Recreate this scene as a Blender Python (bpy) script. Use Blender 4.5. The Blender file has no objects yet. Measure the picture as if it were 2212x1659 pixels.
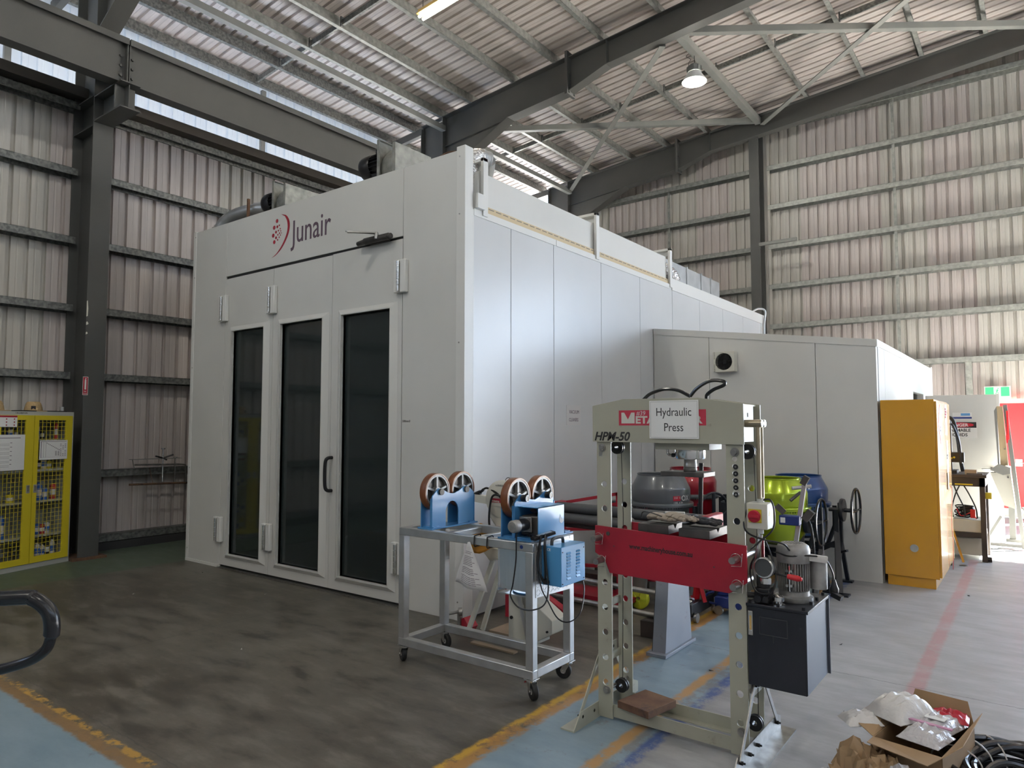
import bpy, bmesh, math, random
from mathutils import Vector, Matrix
from mathutils.geometry import tessellate_polygon
random.seed(7)
SC = bpy.context.scene
COL = SC.collection
PI = math.pi
# ---------------------------------------------------------------- camera, sky, sun, exposure
YAW, PITCH, ROLL, FPX = math.radians(-36.95), math.radians(3.443), math.radians(0.026), 1500.0
F = Vector((math.sin(YAW)*math.cos(PITCH), math.cos(YAW)*math.cos(PITCH), math.sin(PITCH)))
R0 = Vector((math.cos(YAW), -math.sin(YAW), 0)); U0 = R0.cross(F)
RR = R0*math.cos(ROLL)+U0*math.sin(ROLL); UU = -R0*math.sin(ROLL)+U0*math.cos(ROLL)
cam = bpy.data.cameras.new('camera'); camo = bpy.data.objects.new('camera', cam); COL.objects.link(camo)
cam.sensor_width = 36.0; cam.lens = 36.0*FPX/2212.0; cam.clip_start = .05; cam.clip_end = 400
camo.matrix_world = Matrix(((RR.x, UU.x, -F.x, 0), (RR.y, UU.y, -F.y, 0), (RR.z, UU.z, -F.z, 1.6), (0, 0, 0, 1)))
SC.camera = camo
SC.view_settings.view_transform = 'Standard'; SC.view_settings.look = 'None'
SC.view_settings.gamma = 1; SC.view_settings.use_curve_mapping = False
SC.view_settings.exposure = 0.0
W = bpy.data.worlds.new('sky'); SC.world = W; W.use_nodes = True
nt = W.node_tree; nt.nodes.clear()
bg = nt.nodes.new('ShaderNodeBackground'); wo = nt.nodes.new('ShaderNodeOutputWorld')
tc = nt.nodes.new('ShaderNodeTexCoord'); sx = nt.nodes.new('ShaderNodeSeparateXYZ'); cr = nt.nodes.new('ShaderNodeValToRGB')
nt.links.new(tc.outputs['Generated'], sx.inputs[0]); nt.links.new(sx.outputs['Z'], cr.inputs[0])
cr.color_ramp.elements[0].position = 0.0; cr.color_ramp.elements[0].color = (.70, .84, 1, 1)
cr.color_ramp.elements[1].position = 0.7; cr.color_ramp.elements[1].color = (.46, .64, 1, 1)
nt.links.new(cr.outputs[0], bg.inputs[0]); nt.links.new(bg.outputs[0], wo.inputs[0])
bg.inputs[1].default_value = 13.5
sun = bpy.data.lights.new('sun', 'SUN'); sun.energy = 190; sun.angle = math.radians(.53); sun.color = (1, .93, .82)
so = bpy.data.objects.new('sun', sun); COL.objects.link(so)
az, el = math.radians(40), math.radians(39)      # from the back right, over the roller door
sd = Vector((math.sin(az)*math.cos(el), math.cos(az)*math.cos(el), math.sin(el)))
so.rotation_euler = sd.to_track_quat('Z', 'Y').to_euler()
def portal(name, loc, rot, sx_, sy_):            # sampling guide for the sky in a door opening
    l = bpy.data.lights.new(name, 'AREA'); l.shape = 'RECTANGLE'; l.size = sx_; l.size_y = sy_
    l.cycles.is_portal = True
    o = bpy.data.objects.new(name, l); COL.objects.link(o); o.location = loc; o.rotation_euler = rot
portal('back_door_daylight', (5.1, 15.25, 2.65), (-PI/2, 0, 0), 6.9, 5.3)

# ---------------------------------------------------------------- materials
MATS = {}
def mat(name, col, rough=.5, metal=0.0, col2=None, scale=4.0, amt=.5, bump=0.0, bscale=30.0, coat=0.0, detail=4, stretch=None, emit=None, trans=0.0, spec=None, dirt=None, rvar=0.0):
    m = bpy.data.materials.new(name); m.use_nodes = True; MATS[name] = m
    n, l = m.node_tree.nodes, m.node_tree.links
    b = n['Principled BSDF']; b.inputs['Base Color'].default_value = (*col, 1)
    b.inputs['Roughness'].default_value = rough; b.inputs['Metallic'].default_value = metal
    b.inputs['Coat Weight'].default_value = coat; b.inputs['Coat Roughness'].default_value = .08
    if trans: b.inputs['Transmission Weight'].default_value = trans
    if spec is not None: b.inputs['Specular IOR Level'].default_value = spec
    if emit: b.inputs['Emission Color'].default_value = (*emit[0], 1); b.inputs['Emission Strength'].default_value = emit[1]
    t = None
    if col2 or bump or dirt or rvar:
        t = n.new('ShaderNodeTexCoord'); mp = n.new('ShaderNodeMapping'); l.new(t.outputs['Object'], mp.inputs[0])
        if stretch: mp.inputs['Scale'].default_value = stretch
    if col2:
        ns = n.new('ShaderNodeTexNoise'); ns.inputs['Scale'].default_value = scale; ns.inputs['Detail'].default_value = detail
        l.new(mp.outputs[0], ns.inputs['Vector'])
        rp = n.new('ShaderNodeValToRGB'); rp.color_ramp.elements[0].position = .5-.25*amt-.05; rp.color_ramp.elements[1].position = .5+.25*amt+.05
        rp.color_ramp.elements[0].color = (*col, 1); rp.color_ramp.elements[1].color = (*col2, 1)
        l.new(ns.outputs['Fac'], rp.inputs[0]); out = rp.outputs[0]
        if dirt:
            n2 = n.new('ShaderNodeTexNoise'); n2.inputs['Scale'].default_value = dirt[1]; n2.inputs['Detail'].default_value = 8; n2.inputs['Roughness'].default_value = .7
            l.new(mp.outputs[0], n2.inputs['Vector'])
            r2 = n.new('ShaderNodeValToRGB'); r2.color_ramp.elements[0].position = dirt[2]; r2.color_ramp.elements[1].position = min(1, dirt[2]+.12)
            l.new(n2.outputs['Fac'], r2.inputs[0])
            mx = n.new('ShaderNodeMix'); mx.data_type = 'RGBA'; l.new(r2.outputs[0], mx.inputs[0]); l.new(out, mx.inputs[6]); mx.inputs[7].default_value = (*dirt[0], 1)
            out = mx.outputs[2]
        l.new(out, b.inputs['Base Color'])
        if rvar:
            mr = n.new('ShaderNodeMapRange'); mr.inputs[3].default_value = max(0, rough-rvar); mr.inputs[4].default_value = min(1, rough+rvar)
            l.new(ns.outputs['Fac'], mr.inputs[0]); l.new(mr.outputs[0], b.inputs['Roughness'])
    if bump:
        nb = n.new('ShaderNodeTexNoise'); nb.inputs['Scale'].default_value = bscale; nb.inputs['Detail'].default_value = 3
        l.new(mp.outputs[0], nb.inputs['Vector'])
        bp = n.new('ShaderNodeBump'); bp.inputs['Strength'].default_value = bump; bp.inputs['Distance'].default_value = .02
        l.new(nb.outputs['Fac'], bp.inputs['Height']); l.new(bp.outputs[0], b.inputs['Normal'])
    return m
M = MATS
mat('panel_white', (.66, .66, .63), .38, col2=(.61, .61, .58), scale=1.2, bump=.10, bscale=1.6)
mat('panel_side', (.62, .63, .63), .30, col2=(.57, .58, .58), scale=.8, bump=.22, bscale=.9)
mat('trim_white', (.72, .72, .69), .4)
mat('seam', (.10, .10, .10), .8)
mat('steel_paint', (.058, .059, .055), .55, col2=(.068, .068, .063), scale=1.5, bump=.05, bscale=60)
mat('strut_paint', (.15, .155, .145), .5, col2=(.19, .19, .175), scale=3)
mat('galv', (.20, .21, .195), .50, .5, col2=(.36, .36, .33), scale=14, amt=.6, detail=6)
mat('galv_dark', (.10, .105, .10), .5, .35, col2=(.22, .225, .21), scale=26, amt=.35, detail=6)
mat('duct_galv', (.42, .44, .45), .38, .75, col2=(.52, .54, .55), scale=6)
mat('brown_flash', (.09, .08, .07), .6)
mat('alu', (.62, .62, .61), .36, .85, col2=(.52, .52, .51), scale=9, amt=.5, stretch=(1, 1, 1), rvar=.08)
mat('alu_sheet', (.74, .75, .77), .24, .95, col2=(.66, .67, .69), scale=5, stretch=(8, 8, .6))
mat('chrome', (.75, .75, .74), .16, 1)
mat('steel', (.42, .41, .39), .35, .9, col2=(.30, .29, .27), scale=20)
mat('dark_steel', (.06, .058, .055), .5, .5, col2=(.10, .09, .085), scale=12)
mat('black', (.012, .012, .014), .38, spec=.4)
mat('black_rubber', (.014, .014, .014), .6)
mat('black_cable', (.010, .010, .011), .42)
mat('hose_gloss', (.012, .013, .016), .22)
mat('tank_black', (.010, .012, .018), .35, .0, col2=(.016, .018, .026), scale=3)
mat('lit_tank_side', (.10, .115, .145), .42, .3)
mat('press_paint', (.40, .40, .32), .42, col2=(.36, .355, .285), scale=3, dirt=((.17, .15, .11), 6, .63))
mat('press_edge', (.62, .62, .56), .35)
mat('press_red', (.36, .012, .030), .40, col2=(.28, .010, .024), scale=3, dirt=((.10, .03, .03), 9, .68))
mat('logo_red', (.45, .03, .06), .45)
mat('blue_paint', (.045, .20, .44), .33, col2=(.055, .22, .47), scale=3, coat=.2)
mat('blue_panel', (.07, .28, .56), .30, coat=.3)
mat('tyre_amber', (.20, .065, .018), .38, col2=(.11, .04, .02), scale=5)
mat('wheel_alu', (.42, .42, .41), .5, .55, col2=(.24, .235, .225), scale=12)
mat('rust', (.085, .038, .030), .75, .2, col2=(.20, .115, .060), scale=9, amt=.9, dirt=((.055, .035, .035), 5, .55))
mat('paper', (.80, .80, .78), .55)
mat('paper_dull', (.62, .61, .60), .6)
mat('ink', (.02, .02, .02), .6)
mat('ink_grey', (.12, .09, .12), .6)
mat('ink_mauve', (.11, .07, .10), .6)
mat('junair_red', (.33, .012, .03), .5)
mat('grey_drum', (.085, .095, .105), .28, col2=(.10, .11, .12), scale=3, coat=.4)
mat('red_drum', (.28, .008, .02), .30, .35, coat=.5)
mat('lime_drum', (.34, .46, .015), .24, .5, coat=.5)
mat('blue_drum', (.012, .055, .20), .28, .2, coat=.5)
mat('drum_inside', (.03, .03, .035), .6)
mat('mixer_frame', (.010, .013, .020), .4)
mat('cab_yellow', (.62, .31, .018), .26, col2=(.58, .29, .018), scale=2, coat=.5)
mat('mesh_yellow', (.62, .50, .02), .5)
mat('cab_grey', (.42, .43, .40), .5)
mat('dark_inside', (.03, .032, .03), .8)
mat('dark_table', (.045, .035, .03), .55)
mat('cream', (.62, .61, .53), .42)
mat('beige', (.50, .40, .24), .5)
mat('red_plain', (.50, .012, .02), .38)
mat('door_red', (.66, .020, .028), .42)
mat('exit_green', (.02, .55, .12), .4, emit=((.05, .75, .2), .55))
mat('exit_white', (.9, .95, .9), .4, emit=((.9, 1, .92), .7))
mat('cardboard', (.33, .22, .12), .75, col2=(.29, .19, .10), scale=6)
mat('poly_clear', (.86, .84, .86), .16, trans=.35, bump=.9, bscale=22)
mat('poly_white', (.82, .80, .77), .26, trans=.2, bump=.8, bscale=12)
mat('mauve_tape', (.55, .28, .42), .35)
mat('leather', (.42, .36, .29), .8, col2=(.30, .25, .20), scale=14)
mat('glove_black', (.02, .02, .024), .7)
mat('straw', (.48, .34, .17), .8, bump=.6, bscale=60)
mat('foil', (.80, .79, .78), .22, 1, bump=1.0, bscale=38)
mat('lamp_glow', (1, 1, 1), .5, emit=((.93, 1, .93), 30))
mat('tube_glow', (1, 1, 1), .5, emit=((1, .93, .78), 16))
mat('reflector', (.85, .87, .84), .35, .2)
mat('amber_cover', (.55, .36, .12), .5)
mat('orange_rag', (.55, .24, .03), .8)
mat('red_knob', (.40, .010, .03), .35)
mat('pedestal', (.22, .245, .28), .45, col2=(.25, .27, .31), scale=4, dirt=((.17, .15, .15), 7, .62))
mat('pedestal_dark', (.05, .052, .055), .5)
mat('brass_pipe', (.38, .33, .24), .32, .85)
mat('dim_wall', (.26, .25, .24), .8)
mat('concrete_outside', (.52, .50, .47), .8)
mat('skirt_dark', (.03, .03, .032), .8)
mat('jack_blue', (.012, .03, .16), .4)
mat('wheel_lime', (.48, .52, .03), .45)
mat('wood_ply', (.36, .28, .20), .7)
mat('can_yellow', (.6, .48, .03), .4); mat('can_blue', (.03, .12, .45), .4); mat('can_white', (.6, .58, .55), .45); mat('can_red', (.4, .03, .04), .4)
# tinted booth glass
g = mat('door_glass', (.10, .13, .13), .06, trans=.8); g.node_tree.nodes['Principled BSDF'].inputs['IOR'].default_value = 1.5
# upper left fascia: opaque cladding given slight translucency to brighten it
m = bpy.data.materials.new('brightened_fascia'); m.use_nodes = True; M['brightened_fascia'] = m
n, l = m.node_tree.nodes, m.node_tree.links; n.remove(n['Principled BSDF'])
d1 = n.new('ShaderNodeBsdfDiffuse'); d1.inputs[0].default_value = (.60, .62, .63, 1); d2 = n.new('ShaderNodeBsdfTranslucent'); d2.inputs[0].default_value = (.55, .58, .60, 1)
mx = n.new('ShaderNodeMixShader'); mx.inputs[0].default_value = .05
l.new(d1.outputs[0], mx.inputs[1]); l.new(d2.outputs[0], mx.inputs[2]); l.new(mx.outputs[0], n['Material Output'].inputs[0])
# cladding: each sheet a slightly different tint (object random), long faint streaks, grime speckle
def cladding(name, a, b_, c_, stretch):
    m = bpy.data.materials.new(name); m.use_nodes = True; M[name] = m
    n, l = m.node_tree.nodes, m.node_tree.links; b = n['Principled BSDF']; b.inputs['Roughness'].default_value = .5
    oi = n.new('ShaderNodeObjectInfo'); rp = n.new('ShaderNodeValToRGB'); rp.color_ramp.interpolation = 'CONSTANT'
    rp.color_ramp.elements[0].color = (*a, 1); rp.color_ramp.elements[1].position = .45; rp.color_ramp.elements[1].color = (*b_, 1)
    e = rp.color_ramp.elements.new(.72); e.color = (*c_, 1)
    l.new(oi.outputs['Random'], rp.inputs[0])
    t = n.new('ShaderNodeTexCoord'); mp = n.new('ShaderNodeMapping'); mp.inputs['Scale'].default_value = stretch; l.new(t.outputs['Object'], mp.inputs[0])
    ns = n.new('ShaderNodeTexNoise'); ns.inputs['Scale'].default_value = 2.2; ns.inputs['Detail'].default_value = 6; l.new(mp.outputs[0], ns.inputs['Vector'])
    mr = n.new('ShaderNodeMapRange'); mr.inputs[1].default_value = .3; mr.inputs[2].default_value = .7; mr.inputs[3].default_value = .82; mr.inputs[4].default_value = 1.04
    l.new(ns.outputs['Fac'], mr.inputs[0])
    mx = n.new('ShaderNodeMix'); mx.data_type = 'RGBA'; mx.blend_type = 'MULTIPLY'; mx.inputs[0].default_value = 1
    l.new(rp.outputs[0], mx.inputs[6]); l.new(mr.outputs[0], mx.inputs[7]); l.new(mx.outputs[2], b.inputs['Base Color'])
    return m
cladding('clad_wall', (.54, .485, .455), (.53, .505, .455), (.56, .505, .475), (6, 6, .25))
cladding('clad_roof', (.70, .62, .565), (.68, .61, .555), (.71, .63, .575), (.8, 6, 6))

# floor: sealed concrete with worn painted lanes (flat paint, in the floor's own material)
def floor_mat():
    m = bpy.data.materials.new('floor_concrete'); m.use_nodes = True; M['floor_concrete'] = m
    n, l = m.node_tree.nodes, m.node_tree.links; b = n['Principled BSDF']
    geo = n.new('ShaderNodeNewGeometry'); sp = n.new('ShaderNodeSeparateXYZ'); l.new(geo.outputs['Position'], sp.inputs[0])
    def noise(scale, detail=5, rough=.6, vec=None, stretch=None):
        x = n.new('ShaderNodeTexNoise'); x.inputs['Scale'].default_value = scale; x.inputs['Detail'].default_value = detail; x.inputs['Roughness'].default_value = rough
        if stretch:
            mp = n.new('ShaderNodeMapping'); mp.inputs['Scale'].default_value = stretch[:3]; mp.inputs['Rotation'].default_value = (0, 0, stretch[3]); l.new(geo.outputs['Position'], mp.inputs[0]); l.new(mp.outputs[0], x.inputs['Vector'])
        else: l.new(geo.outputs['Position'], x.inputs['Vector'])
        return x.outputs['Fac']
    def mth(op, a, b_=None, clamp=False):
        x = n.new('ShaderNodeMath'); x.operation = op; x.use_clamp = clamp
        for i, v in enumerate((a, b_)):
            if v is None: continue
            if isinstance(v, (int, float)): x.inputs[i].default_value = v
            else: l.new(v, x.inputs[i])
        return x.outputs[0]
    def step(v, lo, hi): # 0 below lo, 1 above hi
        x = n.new('ShaderNodeMapRange'); x.inputs[1].default_value = lo; x.inputs[2].default_value = hi; l.new(v, x.inputs[0]); return x.outputs[0]
    def mixc(fac, a, c):
        x = n.new('ShaderNodeMix'); x.data_type = 'RGBA'
        l.new(fac, x.inputs[0])
        for i, v in ((6, a), (7, c)):
            if isinstance(v, tuple): x.inputs[i].default_value = (*v, 1)
            else: l.new(v, x.inputs[i])
        return x.outputs[2]
    jit = mth('MULTIPLY', mth('SUBTRACT', noise(14, 6), .5), .05)
    X = mth('ADD', sp.outputs['X'], jit); Y = mth('ADD', sp.outputs['Y'], jit)
    def band(v, a, c, e=.012): return mth('MULTIPLY', step(v, a-e, a+e), mth('SUBTRACT', 1, step(v, c-e, c+e)))
    big = noise(.55, 4); med = noise(2.6, 7, .65, None, (1, 2.6, 1, .25)); fine = noise(22, 6, .7)
    c = mixc(step(big, .38, .62), (.082, .073, .056), (.135, .124, .102))
    c = mixc(mth('MULTIPLY', step(med, .50, .62), .55), c, (.20, .187, .16))
    c = mixc(mth('MULTIPLY', step(med, .47, .37), .75), c, (.048, .043, .035))
    c = mixc(mth('MULTIPLY', step(fine, .60, .74), .35), c, (.07, .065, .06))
    wear = noise(6, 8, .75); wear2 = noise(3.1, 8, .8)
    # right-hand bay: daylight from the right painted in as a paler, bluish tone
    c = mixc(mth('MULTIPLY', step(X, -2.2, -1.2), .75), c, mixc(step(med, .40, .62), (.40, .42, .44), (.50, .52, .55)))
    walk_y = step(Y, 1.66, 1.70)
    blue = mth('MULTIPLY', mth('MULTIPLY', band(X, -2.22, -1.60), walk_y), step(wear, .30, .42))
    bluecol = mixc(step(med, .35, .65), (.19, .28, .34), (.26, .35, .41))
    c = mixc(mth('MULTIPLY', blue, .93), c, bluecol)
    c = mixc(mth('MULTIPLY', mth('MULTIPLY', band(X, -1.70, -1.60), step(wear, .44, .52)), .7), c, (.20, .19, .17))
    c = mixc(mth('MULTIPLY', band(X, -1.635, -1.565), step(wear2, .42, .52)), c, (.06, .10, .26))
    orange = mth('MULTIPLY', band(X, -2.30, -2.19), step(wear2, .40, .50)); orange = mth('MULTIPLY', orange, walk_y)
    c = mixc(orange, c, (.36, .19, .055))
    c = mixc(mth('MULTIPLY', band(X, -2.31, -2.265), step(wear, .44, .50)), c, (.50, .30, .03))
    c = mixc(mth('MULTIPLY', mth('MULTIPLY', band(X, -1.765, -1.70), walk_y), step(wear2, .42, .50)), c, (.42, .25, .10))
    # cross walkway bottom left
    cross = mth('MULTIPLY', mth('SUBTRACT', 1, step(Y, 1.595, 1.605)), mth('SUBTRACT', 1, step(X, -2.3, -2.2)))
    c = mixc(mth('MULTIPLY', cross, step(wear, .26, .40)), c, bluecol)
    lx = mth('SUBTRACT', 1, step(X, -2.3, -2.2))
    c = mixc(mth('MULTIPLY', mth('MULTIPLY', band(Y, 1.585, 1.66, .01), step(wear2, .34, .5)), lx), c, (.24, .15, .07))
    c = mixc(mth('MULTIPLY', mth('MULTIPLY', band(Y, 1.655, 1.70, .006), step(wear, .46, .52)), lx), c, (.46, .27, .06))
    # green strip along the left wall, faint red line
    c = mixc(mth('MULTIPLY', mth('SUBTRACT', 1, step(X, -8.16, -8.10)), mth('MULTIPLY', step(wear, .3, .45), .85)), c, (.085, .125, .085))
    rl = mth('MULTIPLY', band(X, -.685, -.595), mth('SUBTRACT', 1, step(Y, 10, 10.1)))
    c = mixc(mth('MULTIPLY', rl, mth('MULTIPLY', step(wear2, .3, .5), .55)), c, (.42, .17, .18))
    # saw-cut joints
    j = mth('ADD', band(Y, 4.966, 4.974, .003), mth('ADD', band(sp.outputs['X'], -5.304, -5.296, .003), band(Y, 1.74, 1.746, .003)))
    c = mixc(mth('MULTIPLY', j, .6), c, (.05, .05, .05))
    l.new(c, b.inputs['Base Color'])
    rr = n.new('ShaderNodeMapRange'); rr.inputs[3].default_value = .30; rr.inputs[4].default_value = .62; l.new(med, rr.inputs[0]); l.new(rr.outputs[0], b.inputs['Roughness'])
    bp = n.new('ShaderNodeBump'); bp.inputs['Strength'].default_value = .12; bp.inputs['Distance'].default_value = .01; l.new(fine, bp.inputs['Height']); l.new(bp.outputs[0], b.inputs['Normal'])
floor_mat()

# ---------------------------------------------------------------- mesh helpers (world coordinates in, one object out)
class MB:
    def __init__(s): s.v = []; s.f = []
    def add(s, vs, fs):
        k = len(s.v); s.v += [tuple(v) for v in vs]; s.f += [tuple(i+k for i in f) for f in fs]; return s
    def box(s, x0, x1, y0, y1, z0, z1):
        if x0 > x1: x0, x1 = x1, x0
        if y0 > y1: y0, y1 = y1, y0
        if z0 > z1: z0, z1 = z1, z0
        return s.add([(x0,y0,z0),(x1,y0,z0),(x1,y1,z0),(x0,y1,z0),(x0,y0,z1),(x1,y0,z1),(x1,y1,z1),(x0,y1,z1)],
                     [(0,3,2,1),(4,5,6,7),(0,1,5,4),(1,2,6,5),(2,3,7,6),(3,0,4,7)])
    def obox(s, p0, p1, w, h, up=(0, 0, 1)):         # a bar of section w x h from p0 to p1
        p0, p1 = Vector(p0), Vector(p1); d = (p1-p0).normalized(); up = Vector(up)
        a = d.cross(up)
        if a.length < 1e-4: a = d.cross(Vector((1, 0, 0)))
        a.normalize(); b = a.cross(d).normalized()
        vs = [p+a*sa*w/2+b*sb*h/2 for p in (p0, p1) for sa, sb in ((-1,-1),(1,-1),(1,1),(-1,1))]
        return s.add(vs, [(0,1,2,3),(7,6,5,4),(0,4,5,1),(1,5,6,2),(2,6,7,3),(3,7,4,0)])
    def cyl(s, p0, p1, r, n=16, r1=None, caps=True):
        p0, p1 = Vector(p0), Vector(p1); r1 = r if r1 is None else r1; d = (p1-p0).normalized()
        a = d.orthogonal().normalized(); b = d.cross(a)
        vs = [p+(a*math.cos(2*PI*i/n)+b*math.sin(2*PI*i/n))*q for p, q in ((p0, r), (p1, r1)) for i in range(n)]
        fs = [(i, (i+1) % n, n+(i+1) % n, n+i) for i in range(n)]
        if caps: fs += [tuple(range(n))[::-1], tuple(range(n, 2*n))]
        return s.add(vs, fs)
    def lathe(s, c, ax, prof, n=24, closed=False):   # prof = [(radius, distance along axis)]
        c, d = Vector(c), Vector(ax).normalized(); a = d.orthogonal().normalized(); b = d.cross(a); k = len(prof)
        vs = [c+d*h+(a*math.cos(2*PI*i/n)+b*math.sin(2*PI*i/n))*max(r, 1e-4) for r, h in prof for i in range(n)]
        fs = [(j*n+i, j*n+(i+1) % n, (j+1)*n+(i+1) % n, (j+1)*n+i) for j in range(k-1) for i in range(n)]
        if closed: fs += [((k-1)*n+i, (k-1)*n+(i+1) % n, (i+1) % n, i) for i in range(n)]
        return s.add(vs, fs)
    def tube(s, pts, r, n=8, caps=True, rad=None):
        pts = [Vector(p) for p in pts]; k = len(pts); vs = []; a = None
        for i, p in enumerate(pts):
            d = (pts[min(i+1, k-1)]-pts[max(i-1, 0)]).normalized()
            a = d.orthogonal().normalized() if a is None else (a-d*a.dot(d)).normalized()
            b = d.cross(a); q = rad[i] if rad else r
            vs += [p+(a*math.cos(2*PI*j/n)+b*math.sin(2*PI*j/n))*q for j in range(n)]
        fs = [(i*n+j, i*n+(j+1) % n, (i+1)*n+(j+1) % n, (i+1)*n+j) for i in range(k-1) for j in range(n)]
        if caps: fs += [tuple(range(n))[::-1], tuple(range((k-1)*n, k*n))]
        return s.add(vs, fs)
    def prism(s, poly, ax, a, b, holes=()):          # 2D outline in the plane across ax, thickness a..b
        o = [0, 1, 2]; o.remove(ax)
        def P(q, h):
            v = [0, 0, 0]; v[o[0]] = q[0]; v[o[1]] = q[1]; v[ax] = h; return tuple(v)
        loops = [list(poly)]+[list(h) for h in holes]
        flat = [q for L in loops for q in L]; N = len(flat)
        tri = tessellate_polygon([[Vector((q[0], q[1], 0)) for q in L] for L in loops])
        vs = [P(q, a) for q in flat]+[P(q, b) for q in flat]
        fs = [tuple(t) for t in tri]+[tuple(i+N for i in t)[::-1] for t in tri]
        k = 0
        for L in loops:
            m_ = len(L); fs += [(k+i, k+(i+1) % m_, N+k+(i+1) % m_, N+k+i) for i in range(m_)]; k += m_
        return s.add(vs, fs)
    def build(s, name, m, parent=None, smooth=True, bevel=0, base=None, label=None, cat=None, group=None, kind=None, sharp=38, recalc=True):
        root = parent
        while root is not None and root.parent is not None: root = root.parent
        if base is None:
            if root is not None: base = Vector(root.location)
            else:
                xs, ys, zs = zip(*s.v); base = Vector(((min(xs)+max(xs))/2, (min(ys)+max(ys))/2, min(zs)))
        base = Vector(base)
        me = bpy.data.meshes.new(name); me.from_pydata([tuple(Vector(v)-base) for v in s.v], [], s.f)
        if recalc:
            bm = bmesh.new(); bm.from_mesh(me); bmesh.ops.recalc_face_normals(bm, faces=bm.faces); bm.to_mesh(me); bm.free()
        me.materials.append(m if not isinstance(m, str) else MATS[m])
        if smooth:
            me.shade_smooth(); me.set_sharp_from_angle(angle=math.radians(sharp))
        o = bpy.data.objects.new(name, me); COL.objects.link(o)
        if parent is not None: o.parent = parent
        else: o.location = base
        if bevel:
            md = o.modifiers.new('edge', 'BEVEL'); md.width = bevel; md.segments = 2; md.limit_method = 'ANGLE'; md.angle_limit = math.radians(50)
        tag(o, label, cat, group, kind); return o
def tag(o, label=None, cat=None, group=None, kind=None):
    if label: o['label'] = label
    if cat: o['category'] = cat
    if group: o['group'] = group
    if kind: o['kind'] = kind
    return o
def root(name, loc, label=None, cat=None, group=None, kind=None):
    o = bpy.data.objects.new(name, None); COL.objects.link(o); o.location = loc; o.empty_display_size = .1
    return tag(o, label, cat, group, kind)
def dup(r, loc=None, rotz=None, label=None, group=None):
    c = r.copy(); COL.objects.link(c)
    if loc is not None: c.location = loc
    if rotz is not None: c.rotation_euler = (0, 0, rotz)
    if label: c['label'] = label
    if group: c['group'] = group
    for ch in list(r.children):
        k = ch.copy(); COL.objects.link(k); k.parent = c
        for g2 in ch.children:
            d = g2.copy(); COL.objects.link(d); d.parent = k
    return c
def circ(cx, cy, r, n=16): return [(cx+r*math.cos(2*PI*i/n), cy+r*math.sin(2*PI*i/n)) for i in range(n)]
def B(*a): return MB().box(*a)
def arc(c, r, a0, a1, n, ax=(1, 0, 0), ay=(0, 0, 1)):
    c, ax, ay = Vector(c), Vector(ax), Vector(ay)
    return [c+ax*r*math.cos(a0+(a1-a0)*i/n)+ay*r*math.sin(a0+(a1-a0)*i/n) for i in range(n+1)]
def smoothpath(pts, n=6):                            # Catmull-Rom through the points
    P = [Vector(p) for p in pts]; P = [P[0]*2-P[1]]+P+[P[-1]*2-P[-2]]; out = []
    for i in range(1, len(P)-2):
        for k in range(n):
            t = k/n; a, b, c, d = P[i-1:i+3]
            out.append(.5*((2*b)+(-a+c)*t+(2*a-5*b+4*c-d)*t*t+(-a+3*b-3*c+d)*t**3))
    out.append(P[-2]); return out
def text(s, size, loc, ax, up, m, parent, name='lettering', bold=0.0, shear=0.0, sx=1.0, align='LEFT', depth=.0008, space=1.0, sy=1.0):
    cu = bpy.data.curves.new(name, 'FONT'); cu.body = s; cu.size = size; cu.offset = bold; cu.shear = shear; cu.align_x = align; cu.extrude = depth; cu.space_character = space; cu.space_line = .8
    cu.resolution_u = 3
    to = bpy.data.objects.new('t', cu); COL.objects.link(to)
    me = bpy.data.meshes.new_from_object(to); bpy.data.objects.remove(to); bpy.data.curves.remove(cu)
    ax, up = Vector(ax), Vector(up); nz = ax.cross(up)
    rt = parent
    while rt.parent is not None: rt = rt.parent
    b = Vector(rt.location)
    for v in me.vertices:
        q = Vector(loc)+ax*v.co.x*sx+up*v.co.y*sy+nz*v.co.z-b; v.co = q
    me.name = name; me.materials.clear(); me.materials.append(MATS[m])
    o = bpy.data.objects.new(name, me); COL.objects.link(o); o.parent = parent
    return o
XA, YA, ZA = (1, 0, 0), (0, 1, 0), (0, 0, 1)

# ================================================================ SETTING
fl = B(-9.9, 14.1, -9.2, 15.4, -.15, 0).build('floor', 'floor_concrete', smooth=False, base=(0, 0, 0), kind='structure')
B(-60, 70, -70, 80, -.35, -.16).build('ground_outside', 'concrete_outside', smooth=False, base=(0, 0, 0), kind='structure')
PITCHR = .19
def ribprofile(n=4, side=1):                         # one cladding sheet: pans with recessed ribs
    pts = []
    for k in range(n):
        o = k*PITCHR
        pts += [(o, 0), (o+.052, 0), (o+.058, -.003), (o+.068, -.003), (o+.074, 0), (o+.134, 0), (o+.138, -.044), (o+.182, -.044), (o+.186, 0)]
    pts.append((n*PITCHR, 0)); return pts
def sheet_mesh(name, P0, P1, run, depth, m, n=4):
    # P0,P1: ends of the sheet's length at profile coordinate 0; run: direction across; depth: direction towards the room
    me = bpy.data.meshes.new(name); run, depth = Vector(run), Vector(depth); pr = ribprofile(n); k = len(pr)
    vs = [Vector(p)+run*u+depth*d for p in (P0, P1) for u, d in pr]
    me.from_pydata([tuple(v) for v in vs], [], [(i, i+1, k+i+1, k+i) for i in range(k-1)]); me.materials.append(MATS[m])
    return me
def place(me, name, loc, parent):
    o = bpy.data.objects.new(name, me); COL.objects.link(o); o.parent = parent; o.location = Vector(loc)-Vector(parent.location); return o
SW = .76
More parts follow.
